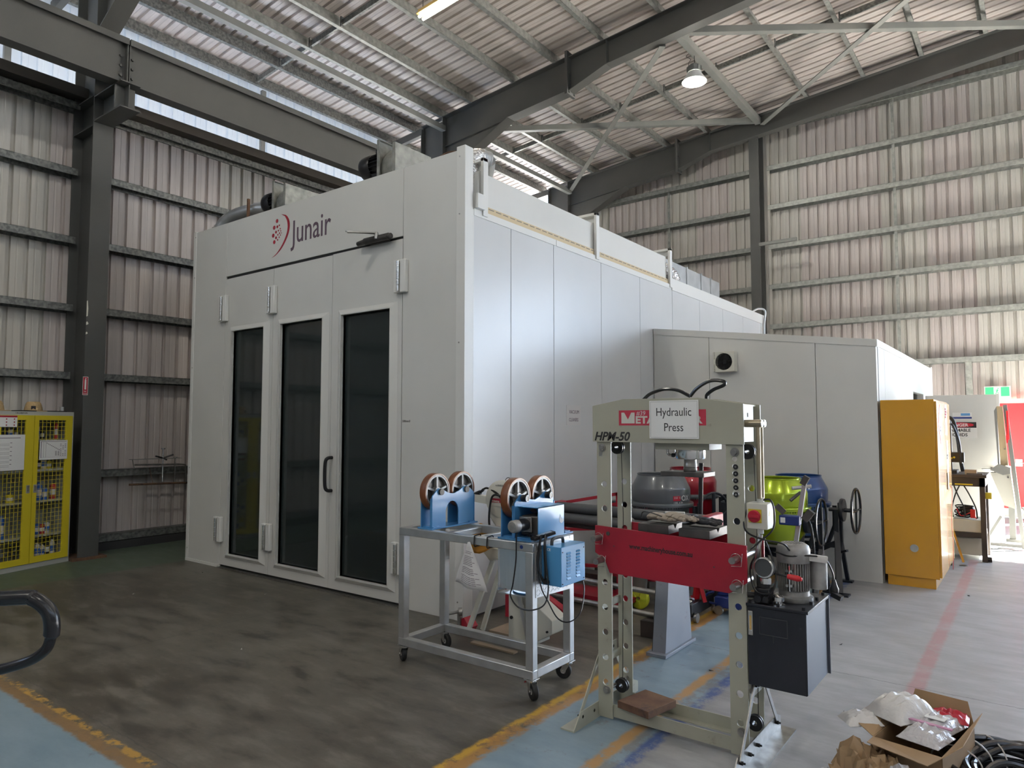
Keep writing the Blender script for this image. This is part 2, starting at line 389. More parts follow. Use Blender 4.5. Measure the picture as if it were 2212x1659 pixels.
# --- left wall: sheets, girts, dark top flashing; daylight gap above it, drop fascia beyond
wl = root('wall_left', (-9.8, 0, 0), kind='structure')
me = sheet_mesh('cladding_sheet', (0, 0, .12), (0, 0, 5.80), YA, XA, 'clad_wall')
for k in range(19): place(me, 'cladding_sheet', (-9.8, 1.1+k*SW-.03, 0), wl)
B(-9.84, -9.8, -9.1, 1.07, 0, 5.8).build('cladding_panel', 'dim_wall', wl, smooth=False)
def girt_y(z, y0, y1, x=-9.62, d=.18, parent=None, m='galv_dark', name='girt'):
    mb = MB(); mb.box(x-.003, x, y0, y1, z-.085, z); mb.box(x-d, x, y0, y1, z-.004, z); mb.box(x-d, x-d+.003, y0, y1, z-.095, z); mb.box(x-.02, x, y0, y1, z-.088, z-.085)
    mb.box(x-d, x-d+.02, y0, y1, z-.098, z-.095); return mb.build(name, m, parent, smooth=False)
for z in (.197, 1.027, 2.27, 3.122, 3.982, 4.86, 5.72):
    for a, b in ((-2, 3.60), (3.78, 9.9), (10.1, 14.6)): girt_y(z, a, b, parent=wl)
B(-9.83, -9.60, -9, 15.2, 5.80, 5.93).build('top_flashing', 'brown_flash', wl, smooth=False)
B(-9.86, -9.6, -9, 15.2, 0, .10).build('base_channel', 'skirt_dark', wl, smooth=False)
# drop fascia above the top girt, brightened by its added translucency
wu = root('wall_left_upper', (-10.9, 0, 5.7), kind='structure')
me = sheet_mesh('cladding_sheet', (0, 0, -.1), (0, 0, 2.06), YA, XA, 'brightened_fascia')
for k in range(25): place(me, 'cladding_sheet', (-10.9, -3.5+k*SW, 5.7), wu)
for z in (6.85,): 
    for a, b in ((-3, 15.2),): girt_y(z, a, b, x=-10.72, d=.17, parent=wu, m='galv')
for y in (3.1, 6.9, 11.5): B(-10.72, -10.66, y-.04, y+.04, 5.75, 7.5).build('hanger_post', 'strut_paint', wu, smooth=False)
B(-10.92, -10.7, -3.5, 15.2, 5.58, 5.62).build('sill_channel', 'galv', wu, smooth=False)
# --- roof ('ceiling'): sheets run with the slope, purlins under them
SL = .092
def ztop(x): return 8.56+SL*x                       # top of the rafters
ce = root('ceiling', (0, 0, 8.76), kind='structure')
cs = Vector((1, 0, SL)).normalized(); up = Vector((-SL, 0, 1)).normalized()
PX0 = -11.0
me = sheet_mesh('roof_sheet', Vector((PX0, 0, ztop(PX0)+.215-8.76)), Vector((5.2, 0, ztop(5.2)+.215-8.76)), YA, -up, 'clad_roof')
for k in range(19): place(me, 'roof_sheet', (0, 1.0+k*SW-.02, 8.76), ce)
me = sheet_mesh('roof_sheet', Vector((PX0, 0, ztop(PX0)+.215-8.76)), Vector((5.2, 0, ztop(5.2)+.215-8.76)), (0, 1, 0), -up, 'clad_roof', n=54)
place(me, 'roof_sheet', (0, -9.28, 8.76), ce)
B(4.9, 5.5, -9.3, 15.5, ztop(5.2)+.19, ztop(5.2)+.30).build('ridge_cap', 'dim_wall', ce, smooth=False)  # unseen cover added to stop sun leaking through the ridge gap
mb = MB(); mb.add([(5.2, -9.2, ztop(5.2)+.21), (5.2, 15.4, ztop(5.2)+.21), (14.2, 15.4, ztop(-3.8)+.21), (14.2, -9.2, ztop(-3.8)+.21)], [(0, 1, 2, 3)])
mb.build('roof_far_slope', 'dim_wall', ce, smooth=False, recalc=False)
PUR = [-10.75, -10.05, -9.25, -8.47, -7.45, -6.55, -5.6, -4.56, -3.5, -2.45, -1.47, -.49, .5, 1.5, 2.5, 3.5, 4.5]
for x in PUR:
    z = ztop(x); mb = MB(); h = .2
    mb.box(x-.001, x+.002, -9, 14.9, z, z+h); mb.box(x, x+.072, -9, 14.9, z, z+.003); mb.box(x-.07, x, -9, 14.9, z+h-.003, z+h); mb.box(x+.069, x+.072, -9, 14.9, z, z+.018)
    mb.build('purlin', 'galv' if x > -9.9 else 'galv_dark', ce, smooth=False)
for yb in (-1, 6.75, 12.25):
    for i in range(len(PUR)-1):
        a, b = PUR[i]+.07, PUR[i+1]-.005
        mb = MB(); mb.obox((a, yb, ztop(a)+.07), (b, yb, ztop(b)+.07), .004, .09); mb.obox((a, yb+.02, ztop(a)+.03), (b, yb+.02, ztop(b)+.03), .04, .004)
        mb.obox((a+.01, yb, ztop(a)+.0), (a+.01, yb, ztop(a)+.16), .05, .02)
        mb.build('bridging', 'galv_dark', ce, smooth=False)
# --- back wall: gable sheets above and beside the doors, girts, wind column, openings
wb = root('wall_back', (0, 15.2, 0), kind='structure')
x = -9.88; k = 0
while x < 13.5:
    w = SW; zt = ztop(min(x+w, 5.2) if x < 5.2 else 10.4-x)+.21
    zt0 = ztop(x if x < 5.2 else 10.4-x)+.21
    lo = .12
    if x+w > -.55 and x < .55: lo = 2.05
    if x >= 1.4 and x < 8.1: lo = 5.3
    me = sheet_mesh('cladding_sheet', (0, 0, lo), (0, 0, max(zt, zt0)), XA, (0, -1, 0), 'clad_wall')
    place(me, 'cladding_sheet', (x, 15.2, 0), wb); x += SW; k += 1
def girt_x(z, x0, x1, y=14.99, d=.21, name='girt', m='galv'):
    mb = MB(); mb.box(x0, x1, y, y+.003, z-.095, z); mb.box(x0, x1, y, y+d, z-.004, z); mb.box(x0, x1, y+d-.003, y+d, z-.105, z); mb.box(x0, x1, y, y+.02, z-.098, z-.095)
    return mb.build(name, m, wb, smooth=False)
for z in (1.0, 1.95): 
    girt_x(z, -9.7, -.72)
for z in (2.86, 3.75, 4.60, 5.46, 6.32, 7.18, 8.09):
    if z > 8:
        girt_x(z, -3.9, 6)
        continue
    for a, b in ((-9.2, -4.68), (-4.42, 1.35 if z < 5.3 else 11)): girt_x(z, a, b)
gz = [2.86, 3.75, 4.60, 5.46, 6.32, 7.18, 8.09]
for xv in (-2.02, -6.7):
    for a, b in zip(gz[:-1], gz[1:]):
        if b > 8 and xv < -3: continue
        B(xv-.025, xv+.025, 15.03, 15.06, a, b-.09).build('bridging', 'galv', wb, smooth=False)
B(-.98, -.88, 15.02, 15.1, 0, 2.79).build('door_post', 'galv', wb, smooth=False)
B(-.72, -.55, 15.02, 15.14, 0, 2.06).build('door_jamb', 'cream', wb, smooth=False)
B(-.72, .58, 15.02, 15.14, 2.00, 2.08).build('door_head', 'cream', wb, smooth=False)
B(1.35, 1.6, 14.95, 15.2, 0, 5.3).build('roller_door_jamb', 'galv', wb, smooth=False)
B(-9.9, -.95, 15.1, 15.3, 0, .1).build('base_channel', 'skirt_dark', wb, smooth=False)
# red fire door in the back wall
d1 = root('door_1', (-.06, 15.1, 0), kind='structure')
B(-.55, .42, 15.05, 15.1, .01, 2.0).build('door_leaf', 'door_red', d1, bevel=.004)
mb = MB(); mb.box(-.30, -.20, 15.03, 15.05, .90, 1.02); mb.cyl((-.25, 15.03, .96), (-.25, 14.98, .96), .011); mb.cyl((-.25, 14.985, .96), (-.12, 14.985, .96), .010)
mb.build('door_handle', 'chrome', d1)
B(-.55, .42, 15.045, 15.05, .01, .16).build('kick_plate', 'alu', d1, smooth=False)
# unseen sides of the shed that hold the light in
wr = root('wall_right', (14, 0, 0), kind='structure')
B(14, 14.1, -9.2, 15.4, 0, 7.9).build('wall_panel', 'dim_wall', wr, smooth=False)
wf = root('wall_front', (0, -9.1, 0), kind='structure')
B(-9.9, 14.1, -9.2, -9.1, 0, 9.4).build('wall_panel', 'dim_wall', wf, smooth=False)

# ================================================================ STEEL FRAMES
XI, XO = -9.15, -9.75
def frame(y, label, wide=False):
    r = root('portal_frame', (XI-.3, y, 0), label, 'steel frame', 'grey portal frames of the shed')
    fw = .115
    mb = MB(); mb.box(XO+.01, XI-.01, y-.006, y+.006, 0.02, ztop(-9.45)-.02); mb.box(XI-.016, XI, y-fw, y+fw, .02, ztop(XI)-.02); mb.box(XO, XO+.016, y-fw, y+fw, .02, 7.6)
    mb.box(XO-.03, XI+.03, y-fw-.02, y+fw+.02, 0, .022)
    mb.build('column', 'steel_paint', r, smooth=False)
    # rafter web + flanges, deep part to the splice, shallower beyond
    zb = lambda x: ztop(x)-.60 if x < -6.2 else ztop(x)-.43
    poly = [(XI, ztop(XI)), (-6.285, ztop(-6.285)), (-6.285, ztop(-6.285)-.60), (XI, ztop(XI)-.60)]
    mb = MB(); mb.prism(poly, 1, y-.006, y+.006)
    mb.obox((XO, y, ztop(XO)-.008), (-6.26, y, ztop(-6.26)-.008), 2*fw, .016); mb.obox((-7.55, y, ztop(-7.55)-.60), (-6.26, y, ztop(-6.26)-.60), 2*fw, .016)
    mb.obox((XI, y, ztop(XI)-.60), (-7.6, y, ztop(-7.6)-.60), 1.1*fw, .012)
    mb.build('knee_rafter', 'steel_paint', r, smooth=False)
    hb = 6.50
    mb = MB(); mb.prism([(XI, ztop(XI)-.6), (-7.58, ztop(-7.58)-.6), (XI, hb)], 1, y-.006, y+.006); mb.obox((XI, y, hb), (-7.56, y, ztop(-7.56)-.6), 2*fw, .016)
    mb.build('haunch', 'steel_paint', r, smooth=False)
    mb = MB(); mb.box(-6.285, -6.26, y-fw-.02, y+fw+.02, ztop(-6.3)-.66, ztop(-6.3)+.10); mb.box(-6.26, -6.235, y-fw-.02, y+fw+.02, ztop(-6.3)-.66, ztop(-6.3)+.10)
    for sy in (-1, 1):
        for zz in (-.62, -.3, .05): mb.cyl((-6.23, y+sy*.08, ztop(-6.3)+zz), (-6.21, y+sy*.08, ztop(-6.3)+zz), .018, 6)
    mb.build('splice_plate', 'steel_paint', r, smooth=False)
    x1 = 5.1
    mb = MB(); mb.prism([(-6.24, ztop(-6.24)-.01), (x1, ztop(x1)-.01), (x1, ztop(x1)-.43), (-5.5, ztop(-5.5)-.43), (-6.24, ztop(-6.24)-.60)], 1, y-.005, y+.005)
    mb.obox((-6.24, y, ztop(-6.24)-.008), (x1, y, ztop(x1)-.008), 2*fw-.04, .014); mb.obox((-6.24, y, ztop(-6.24)-.60), (-5.5, y, ztop(-5.5)-.43), 2*fw-.04, .014); mb.obox((-5.5, y, ztop(-5.5)-.43), (x1, y, ztop(x1)-.43), 2*fw-.04, .014)
    mb.box(-5.506, -5.494, y-.09, y+.09, ztop(-5.5)-.43, ztop(-5.5))
    mb.build('rafter', 'steel_paint', r, smooth=False)
    mb = MB(); mb.obox((XO, y, 7.60), (-10.9, y, 7.50), .09, .14); mb.build('outrigger', 'steel_paint', r, smooth=False)
    for zs in (6.49, 5.68, 5.30): B(XO+.015, XI-.015, y-fw, y+fw, zs, zs+.015).build('stiffener', 'steel_paint', r, smooth=False)
    return r
fa = frame(3.69, 'grey steel portal column beside the yellow mesh locker with red fire sign')
frame(10.0, 'grey portal frame whose rafter rises over the white spray booth')
fc = frame(14.6, 'grey portal frame with its rafter lying against the back wall')
B(XI-.36, XI+.06, 3.50, 3.88, 0, .03).build('base_grout', 'rust', fa, smooth=False)
for z, h, w in ((3.02, .20, .018), (2.84, .045, .026), (2.72, .035, .022)): MB().prism([(3.576, z-h/2), (3.576+w*.8, z-h/2+.01), (3.576+w, z), (3.576+w*.5, z+h/2), (3.576, z+h/2-.01)], 0, XI, XI+.0008).build('paint_chip', 'cream', fa, smooth=False)
# runway brackets + crane beam
for y, nm in ((3.69, 'short grey bracket carrying the crane beam beside the red-signed column'), (10.0, 'short grey bracket carrying the crane beam above the spray booth')):
    mb = MB(); mb.box(XI, -8.48, y-.006, y+.006, 5.36, 5.66); mb.box(XI, -8.44, y-.115, y+.115, 5.345, 5.36); mb.box(XI, -8.44, y-.115, y+.115, 5.655, 5.67); mb.box(-8.61, -8.59, y-.115, y+.115, 5.36, 5.66)
    mb.build('beam_bracket', 'steel_paint', smooth=False, label=nm, cat='bracket')
for i, (a, b) in enumerate(((-4.0, 3.685), (3.70, 9.995), (10.005, 14.9))):
    cb = root('crane_beam', (-8.6, (a+b)/2, 5.67), ('long grey crane beam left of the column with the fire sign', 'long grey crane beam running from the front column towards the booth fans', 'grey crane beam bay behind the booth by the back wall')[i], 'steel beam', 'grey crane runway beams')
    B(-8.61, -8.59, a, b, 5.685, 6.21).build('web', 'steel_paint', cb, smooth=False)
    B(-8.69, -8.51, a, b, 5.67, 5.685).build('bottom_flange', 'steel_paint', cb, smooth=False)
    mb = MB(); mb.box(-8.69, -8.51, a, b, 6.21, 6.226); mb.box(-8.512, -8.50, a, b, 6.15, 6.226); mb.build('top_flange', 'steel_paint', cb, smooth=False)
    mb = MB()
    for e in (a, b-.012): mb.box(-8.68, -8.52, e, e+.012, 5.685, 6.21)
    mb.build('end_plate', 'steel_paint', cb, smooth=False)
    mb = MB()
    for e in (a+.06, b-.06):
        for z in (5.78, 5.90, 6.02): mb.cyl((-8.59, e, z), (-8.565, e, z), .018, 6)
    mb.build('bolt', 'steel_paint', cb)
# eave struts, ridge strut and roof bracing
for a, b, nm in ((-3, 3.6, 'eave tube near the front column high on the left'), (3.8, 9.85, 'long grey eave tube passing above the crane beam'), (10.15, 14.5, 'grey eave tube above the booth behind the middle rafter')):
    B(-9.14, -9.04, a, b, 7.38, 7.48).build('strut', 'strut_paint', smooth=False, label=nm, cat='strut', base=(-9.09, (a+b)/2, 7.38))
mb = MB(); mb.box(-4.49, -4.37, 10.1, 14.5, 7.93, 8.06); mb.build('strut', 'strut_paint', smooth=False, label='thick grey strut beside the high bay lamp between two rafters', cat='strut')
def brace(p, q, label):
    mb = MB(); mb.obox(p, q, .10, .008); d = (Vector(q)-Vector(p)).normalized(); s = d.cross(Vector((0, 0, 1))).normalized()
    mb.obox(Vector(p)+s*.05+Vector((0, 0, .05)), Vector(q)+s*.05+Vector((0, 0, .05)), .008, .10)
    mb.build('brace', 'strut_paint', smooth=False, label=label, cat='roof brace', group='angle braces crossing under the roof')
brace((-4.55, 10.05, 7.66), (-9.1, 14.5, 7.44), 'grey angle brace falling from the middle rafter to the rear corner')
brace((-9.1, 10.1, 7.42), (-4.5, 14.5, 7.98), 'grey angle brace running nearly level from the haunch to the wind column')
brace((-4.3, 10.1, 7.80), (.5, 14.5, 8.30), 'grey angle brace leaving the middle rafter beyond the high bay lamp')
brace((.42, 10.1, 8.12), (-4.35, 14.5, 7.90), 'grey angle brace climbing from the top of the wind column')
# wind column at the back wall
wc = root('wind_column', (-4.55, 14.8, 0), 'tall grey wind column standing against the back wall', 'steel column')
mb = MB(); mb.box(-4.68, -4.48, 14.62, 14.632, 0, 7.9); mb.box(-4.68, -4.48, 14.95, 14.962, 0, 7.9); mb.box(-4.585, -4.573, 14.63, 14.95, 0, 7.9)
mb.build('flange_and_web', 'steel_paint', wc, smooth=False)
B(-4.7, -4.46, 14.6, 14.98, 0, .02).build('base_plate', 'steel_paint', wc, smooth=False)
mb = MB(); mb.box(-4.47, -3.72, 14.5, 14.56, 5.35, 5.41); mb.build('arm', 'strut_paint', wc, smooth=False)

# ================================================================ SPRAY BOOTH
bo = root('spray_booth', (-6, 8.4, 0), 'large white spray booth with three glazed folding doors', 'spray booth')
YF = 4.38; XR = -3.80; XL = -8.17
# front wall pieces, proud seams between them
mb = MB(); mb.box(XL, -7.452, YF, YF+.08, .0, 3.96); mb.build('front_panel', 'panel_white', bo, bevel=.002)
mb = MB(); mb.box(-7.448, -4.536, YF, YF+.08, 3.325, 3.96); mb.build('front_panel', 'panel_white', bo, bevel=.002)
mb = MB(); mb.box(-4.532, -3.885, YF, YF+.08, .0, 3.96); mb.build('front_panel', 'panel_white', bo, bevel=.002)
mb = MB(); mb.box(-3.885, XR+.012, YF-.006, YF+.10, 0, 3.99); mb.build('corner_post', 'trim_white', bo, bevel=.003)
mb = MB(); mb.box(XL-.012, XL+.045, YF-.005, YF+.09, 0, 3.97); mb.build('corner_post', 'trim_white', bo, bevel=.002)
mb = MB()
for z in (.15, 1.1, 2.3, 3.4, 3.9):
    for x in (-3.85, XL+.03): mb.cyl((x, YF-.009, z), (x, YF-.004, z), .007, 8)
mb.build('rivet', 'steel', bo)
mb = MB(); mb.box(XL, -7.46, YF-.012, YF, 0, .03); mb.build('base_angle', 'trim_white', bo, smooth=False)
B(-7.45, -4.53, YF-.03, YF+.1, 0, .012).build('threshold_track', 'steel', bo, smooth=False)
B(-7.45, -4.53, YF+.02, YF+.07, .012, .05).build('door_seal', 'black_rubber', bo, smooth=False)
B(-7.45, -4.53, YF+.015, YF+.06, 3.295, 3.325).build('door_seal', 'black_rubber', bo, smooth=False)
# three folding leaves, each with bevelled surround and tall pane
leaves = ((-7.448, -6.516, -7.262, -6.640, 3.307), (-6.510, -5.528, -6.340, -5.640, 3.307), (-5.524, -4.540, -5.350, -4.668, 3.313))
for li, (x0, x1, g0, g1, zt) in enumerate(leaves):
    gz0, gz1 = .172, 2.672; s = .075
    fr = MB(); fr.prism([(x0, .035), (x1, .035), (x1, zt-.012), (x0, zt-.012)], 1, YF+.002, YF+.06, holes=[[(g0, gz0), (g1, gz0), (g1, gz1), (g0, gz1)][::-1]])
    lf = fr.build('door_leaf', 'panel_white', bo, smooth=False)
    # raised mitred surround
    o = [(g0-s, gz0-s*.7), (g1+s, gz0-s*.7), (g1+s, gz1+s*.75), (g0-s, gz1+s*.75)]; i_ = [(g0-.012, gz0-.012), (g1+.012, gz0-.012), (g1+.012, gz1+.012), (g0-.012, gz1+.012)]; j_ = [(g0, gz0), (g1, gz0), (g1, gz1), (g0, gz1)]
    vs = [(q[0], YF+.001, q[1]) for q in o]+[(q[0], YF-.032, q[1]) for q in i_]+[(q[0], YF-.032, q[1]) for q in j_]+[(q[0], YF+.035, q[1]) for q in j_]
    fs = [(4*k+i, 4*k+(i+1) % 4, 4*(k+1)+(i+1) % 4, 4*(k+1)+i) for k in range(3) for i in range(4)]
    MB().add(vs, fs).build('glazing_surround', 'panel_white', lf, smooth=False)
    B(g0+.001, g1-.001, YF+.028, YF+.034, gz0+.001, gz1-.001).build('pane', 'door_glass', lf, smooth=False)
def hinge(x, z0, z1, side):
    mb = MB(); w = .075
    mb.box(x-w, x-.006, YF-.045, YF, z0, z1); mb.box(x+.006, x+w, YF-.045, YF, z0, z1)
    h = mb.build('hinge', 'trim_white', bo, bevel=.008)
    m2 = MB(); n = 5
    for k in range(n):
        a = z0+.012+(z1-z0-.024)*k/n; b = z0+.012+(z1-z0-.024)*(k+1)/n-.004
        m2.cyl((x-.012*side, YF-.052, a), (x-.012*side, YF-.052, b), .0145, 10)
    m2.build('hinge_pin', 'chrome', h)
for x in (-7.450, -6.513):
    hinge(x, 2.80, 3.10, 1); hinge(x, .29, .57, 1)
hinge(-4.536, 2.80, 3.10, 1); hinge(-4.536, .29, .57, 1)
# D handle
hp = smoothpath([(-5.49, YF, 1.29), (-5.49, YF-.05, 1.285), (-5.50, YF-.07, 1.25), (-5.505, YF-.072, 1.13), (-5.50, YF-.07, 1.01), (-5.49, YF-.05, .975), (-5.49, YF, .97)], 5)
MB().tube(hp, .017, 10).build('door_handle', 'black', bo)
# overhead door closer
mb = MB(); mb.cyl((-4.98, YF-.06, 3.33), (-4.66, YF-.06, 3.33), .032, 14); mb.cyl((-5.09, YF-.055, 3.325), (-4.98, YF-.06, 3.33), .021, 10, .026); mb.cyl((-4.66, YF-.06, 3.33), (-4.63, YF-.06, 3.33), .026, 10)
mb.box(-4.95, -4.70, YF-.03, YF, 3.30, 3.36); dc = mb.build('door_closer', 'dark_steel', bo)
mb = MB(); mb.obox((-4.80, YF-.09, 3.375), (-4.985, YF-.27, 3.375), .034, .012); mb.obox((-5.0, YF-.28, 3.385), (-4.84, YF-.02, 3.39), .026, .012); mb.cyl((-4.80, YF-.085, 3.32), (-4.80, YF-.085, 3.385), .018, 10)
mb.build('closer_arm', 'steel', dc, bevel=.002)
# logo: arc, dot cluster, lettering
def yface(x, z): return (x, YF-.0015, z)
A0 = [(-6.405, 3.872), (-6.315, 3.845), (-6.262, 3.79), (-6.245, 3.72), (-6.262, 3.645), (-6.31, 3.57), (-6.39, 3.49), (-6.49, 3.435), (-6.56, 3.418)]
A1 = [(-6.54, 3.424), (-6.475, 3.452), (-6.395, 3.515), (-6.33, 3.59), (-6.292, 3.66), (-6.283, 3.725), (-6.297, 3.785), (-6.335, 3.838)]
oa = [(p.x, p.z) for p in smoothpath([(x, 0, z) for x, z in A0], 4)]; ia = [(p.x, p.z) for p in smoothpath([(x, 0, z) for x, z in A1], 4)]
lg = MB(); lg.prism(oa+ia, 1, YF-.0015, YF)
for x, z, r in ((-6.475, 3.81, .022), (-6.525, 3.745, .023), (-6.540, 3.66, .023), (-6.518, 3.585, .022), (-6.468, 3.745, .016), (-6.49, 3.69, .016), (-6.488, 3.628, .016), (-6.432, 3.755, .010), (-6.447, 3.70, .010), (-6.455, 3.655, .010), (-6.458, 3.60, .010),
                (-6.415, 3.715, .009), (-6.425, 3.668, .010), (-6.43, 3.625, .009), (-6.405, 3.69, .008), (-6.41, 3.645, .008), (-6.392, 3.665, .006)):
    lg.prism(circ(x, z, r, 12), 1, YF-.0015, YF)
lg.build('logo', 'junair_red', bo, smooth=False)
text('Junair', .34, (-6.205, YF-.001, 3.52), XA, ZA, 'ink_mauve', bo, sx=.82, bold=.001, sy=1.03)
# side wall panels (seams recessed), top trim, slotted channel, plenum, stand-off brackets
seams = [4.50, 5.035, 5.745, 6.697, 7.647, 8.597, 9.54, 10.47, 11.40, 12.33]
B(XR-.10, XR-.012, 4.46, 12.45, 0, 3.44).build('wall_core', 'seam', bo, smooth=False)
for a, b in zip(seams[:-1], seams[1:]):
    B(XR-.012, XR, a+.0035, b-.0035, .02, 3.44).build('side_panel', 'panel_side', bo, bevel=.002)
B(XR-.02, XR+.004, 4.46, 4.50, 0, 3.46).build('corner_trim', 'trim_white', bo, smooth=False)
B(XR-.02, XR+.006, 12.33, 12.47, 0, 3.46).build('corner_trim', 'trim_white', bo, smooth=False)
for a, b in ((4.50, 5.78), (5.79, 8.5)): B(XR-.03, XR+.008, a, b, 3.41, 3.47).build('top_trim', 'trim_white', bo, smooth=False)
B(XR-.10, XR+.012, 8.58, 12.50, 3.40, 3.56).build('top_trim', 'trim_white', bo, bevel=.003)
ch = B(XR-.06, XR-.01, 4.68, 8.5, 3.47, 3.535).build('slotted_channel', 'beige', bo, smooth=False)
mb = MB(); y = 4.72
while y < 8.4: mb.box(XR-.0102, XR-.0085, y, y+.075, 3.515, 3.522); y += .105
mb.build('slot', 'seam', ch, smooth=False)
B(-7.9, XR-.03, 4.60, 8.48, 3.535, 3.835).build('plenum', 'panel_white', bo, bevel=.004)
B(-7.0, XR-.24, 8.5, 11.0, 3.46, 3.93).build('duct_box', 'duct_galv', bo, smooth=False)
mb = MB()
for y in (9.1, 9.65, 10.2, 10.6): mb.box(-7.0, XR-.225, y, y+.03, 3.46, 3.945)
mb.build('duct_flange', 'duct_galv', bo, smooth=False)
B(XL+.01, XL+.09, 4.46, 12.45, 0, 3.44).build('side_panel', 'panel_side', bo, smooth=False)
B(XL, XR, 12.37, 12.45, 0, 3.44).build('rear_panel', 'panel_white', bo, smooth=False)
B(XL+.09, XR-.1, 4.46, 12.37, 3.40, 3.46).build('roof_panel', 'panel_white', bo, smooth=False)
B(XL+.09, XR-.1, 4.55, 12.3, .001, .006).build('booth_floor', 'pedestal', bo, smooth=False)
for y in (4.64, 6.60, 8.53):
    mb = MB(); mb.box(XR-.012, XR+.02, y-.03, y+.035, 3.43, 3.95); mb.box(XR-.34, XR+.02, y-.03, y+.03, 3.92, 3.95); mb.box(XR-.34, XR-.0, y+.028, y+.032, 3.86, 3.95)
    mb.build('stand_off_bracket', 'trim_white', bo, bevel=.002)
B(XR-.012, XR+.05, 4.50, 4.60, 3.47, 3.60).build('cover_plate', 'trim_white', bo, bevel=.002)
mb = MB(); mb.tube(smoothpath([(XR+.03, 12.42, 3.0), (XR+.035, 12.42, 3.4), (XR+.06, 12.40, 3.62), (XR-.02, 12.3, 3.66), (XR-.1, 12.2, 3.60)], 6), .018, 8)
mb.build('conduit', 'duct_galv', bo)
# paper notices on the booth side
vn = B(XR, XR+.003, 5.972, 6.245, 1.608, 1.812).build('notice', 'paper_dull', label='small paper notice reading VACUUM CLEANERS taped to the booth side', cat='notice', smooth=False)
text('VACUUM', .052, (XR+.0032, 6.020, 1.725), YA, ZA, 'ink_grey', vn, sx=.88); text('CLEANERS', .052, (XR+.0032, 6.015, 1.645), YA, ZA, 'ink_grey', vn, sx=.74)
text('500mm3', .028, (-4.52, YF-.001, 1.632), XA, ZA, 'ink', bo, sx=1.0)
# screws and grime spots on the front, dents left to the material
# ---- fans, ducts on the booth roof
def fan(x, y, z, label, s=1.0):
    f = root('exhaust_fan', (x, y, z), label, 'fan', 'motor driven fans on the booth roof')
    # motor along x, cowl on the left, finned body, square plates on the right
    mb = MB(); mb.lathe((x-.47*s, y, z+.41), XA, [(.001, 0), (.10, 0), (.125, .02), (.135, .06), (.135, .15), (.12, .17)], 24); mb.build('motor_cowl', 'black', f)
    mb = MB()
    for k in range(6): mb.lathe((x-.475*s, y, z+.41), XA, [(.018+.015*k, 0), (.024+.015*k, -.003), (.024+.015*k, 0)], 20)
    mb.build('cowl_grille', 'dark_steel', f)
    mb = MB(); mb.cyl((x-.31, y, z+.41), (x-.04, y, z+.41), .095, 20)
    for k in range(20):
        a = 2*PI*k/20; mb.obox((x-.30, y+.115*math.cos(a), z+.41+.115*math.sin(a)), (x-.06, y+.115*math.cos(a), z+.41+.115*math.sin(a)), .004, .03, (0, math.cos(a), math.sin(a)))
    mb.lathe((x-.05, y, z+.41), XA, [(.13, 0), (.13, .03), (.09, .05)], 24); mb.box(x-.26, x-.08, y-.10, y+.10, z+.24, z+.29)
    mb.build('motor_body', 'black', f)
    B(x-.24, x-.10, y-.07, y+.07, z+.52, z+.575).build('terminal_box', 'black', f, bevel=.008)
    mb = MB(); mb.box(x, x+.006, y-.26, y+.26, z, z+.55); mb.box(x, x+.04, y-.262, y-.256, z, z+.55); mb.box(x-.0, x+.04, y-.26, y+.26, z+.545, z+.55); mb.build('mounting_plate', 'galv', f, smooth=False)
    mb = MB(); mb.box(x+.26, x+.265, y-.26, y+.26, z, z+.47); mb.box(x+.23, x+.265, y-.262, y-.256, z, z+.47); mb.build('mounting_plate', 'galv', f, smooth=False)
    mb = MB(); mb.lathe((x+.006, y, z+.27), XA, [(.21, 0), (.235, .06), (.235, .20), (.21, .253)], 28); mb.build('fan_scroll', 'galv', f)
    B(x-.42, x+.3, y-.2, y+.2, z, z+.06).build('base_frame', 'steel_paint', f, smooth=False)
    return f
fan(-5.30, 5.0, 3.98, 'black motored fan on the booth roof nearer the front corner post')
fan(-7.27, 5.1, 4.0, 'black motored fan on the booth roof joined to the galvanised duct')
du = root('duct', (-8.0, 5.1, 3.9), 'galvanised round duct elbow on the booth roof joined to a fan', 'duct')
pth = smoothpath([(-7.2, 5.42, 4.40), (-7.5, 5.36, 4.44), (-7.85, 5.3, 4.46), (-8.15, 5.2, 4.46)], 6); MB().tube(pth, .095, 18).build('duct_pipe', 'duct_galv', du)
pth = smoothpath([(-8.1, 5.22, 4.46), (-8.4, 5.12, 4.44), (-8.62, 5.06, 4.37), (-8.74, 5.02, 4.24)], 5); MB().tube(pth, .082, 16).build('duct_elbow', 'duct_galv', du)
pth = [Vector(p) for p in smoothpath([(-8.72, 5.03, 4.27), (-8.85, 4.95, 4.05), (-8.80, 4.85, 3.6), (-8.7, 4.9, 2.8)], 12)]
MB().tube(pth, .12, 18, rad=[.080+.010*(i % 2) for i in range(len(pth))]).build('flexible_section', 'foil', du)
mb = MB(); mb.obox((-8.12, 5.06, 3.46), (-8.12, 5.06, 4.56), .03, .03); mb.build('duct_support', 'rust', du)
d2 = root('duct', (-3.95, 4.75, 3.5), 'crinkled foil flexible duct rising at the front corner post of the booth', 'duct')
pth = smoothpath([(-3.93, 4.54, 3.56), (-3.93, 4.57, 3.75), (-3.94, 4.62, 3.90), (-3.955, 4.70, 4.01), (-3.96, 4.80, 4.05)], 12)
MB().tube(pth, .09, 20, rad=[(.045+.028*min(1, i/len(pth)*1.25))+.006*(i % 2) for i in range(len(pth))]).build('flexible_section', 'foil', d2)
mb = MB(); mb.lathe((-3.96, 4.79, 4.048), (.3, 1, -.1), [(.074, 0), (.080, .005), (.080, .02), (.075, .025), (.075, .07), (.079, .074), (.079, .085), (.0, .085)], 24); mb.build('duct_collar', 'duct_galv', d2)
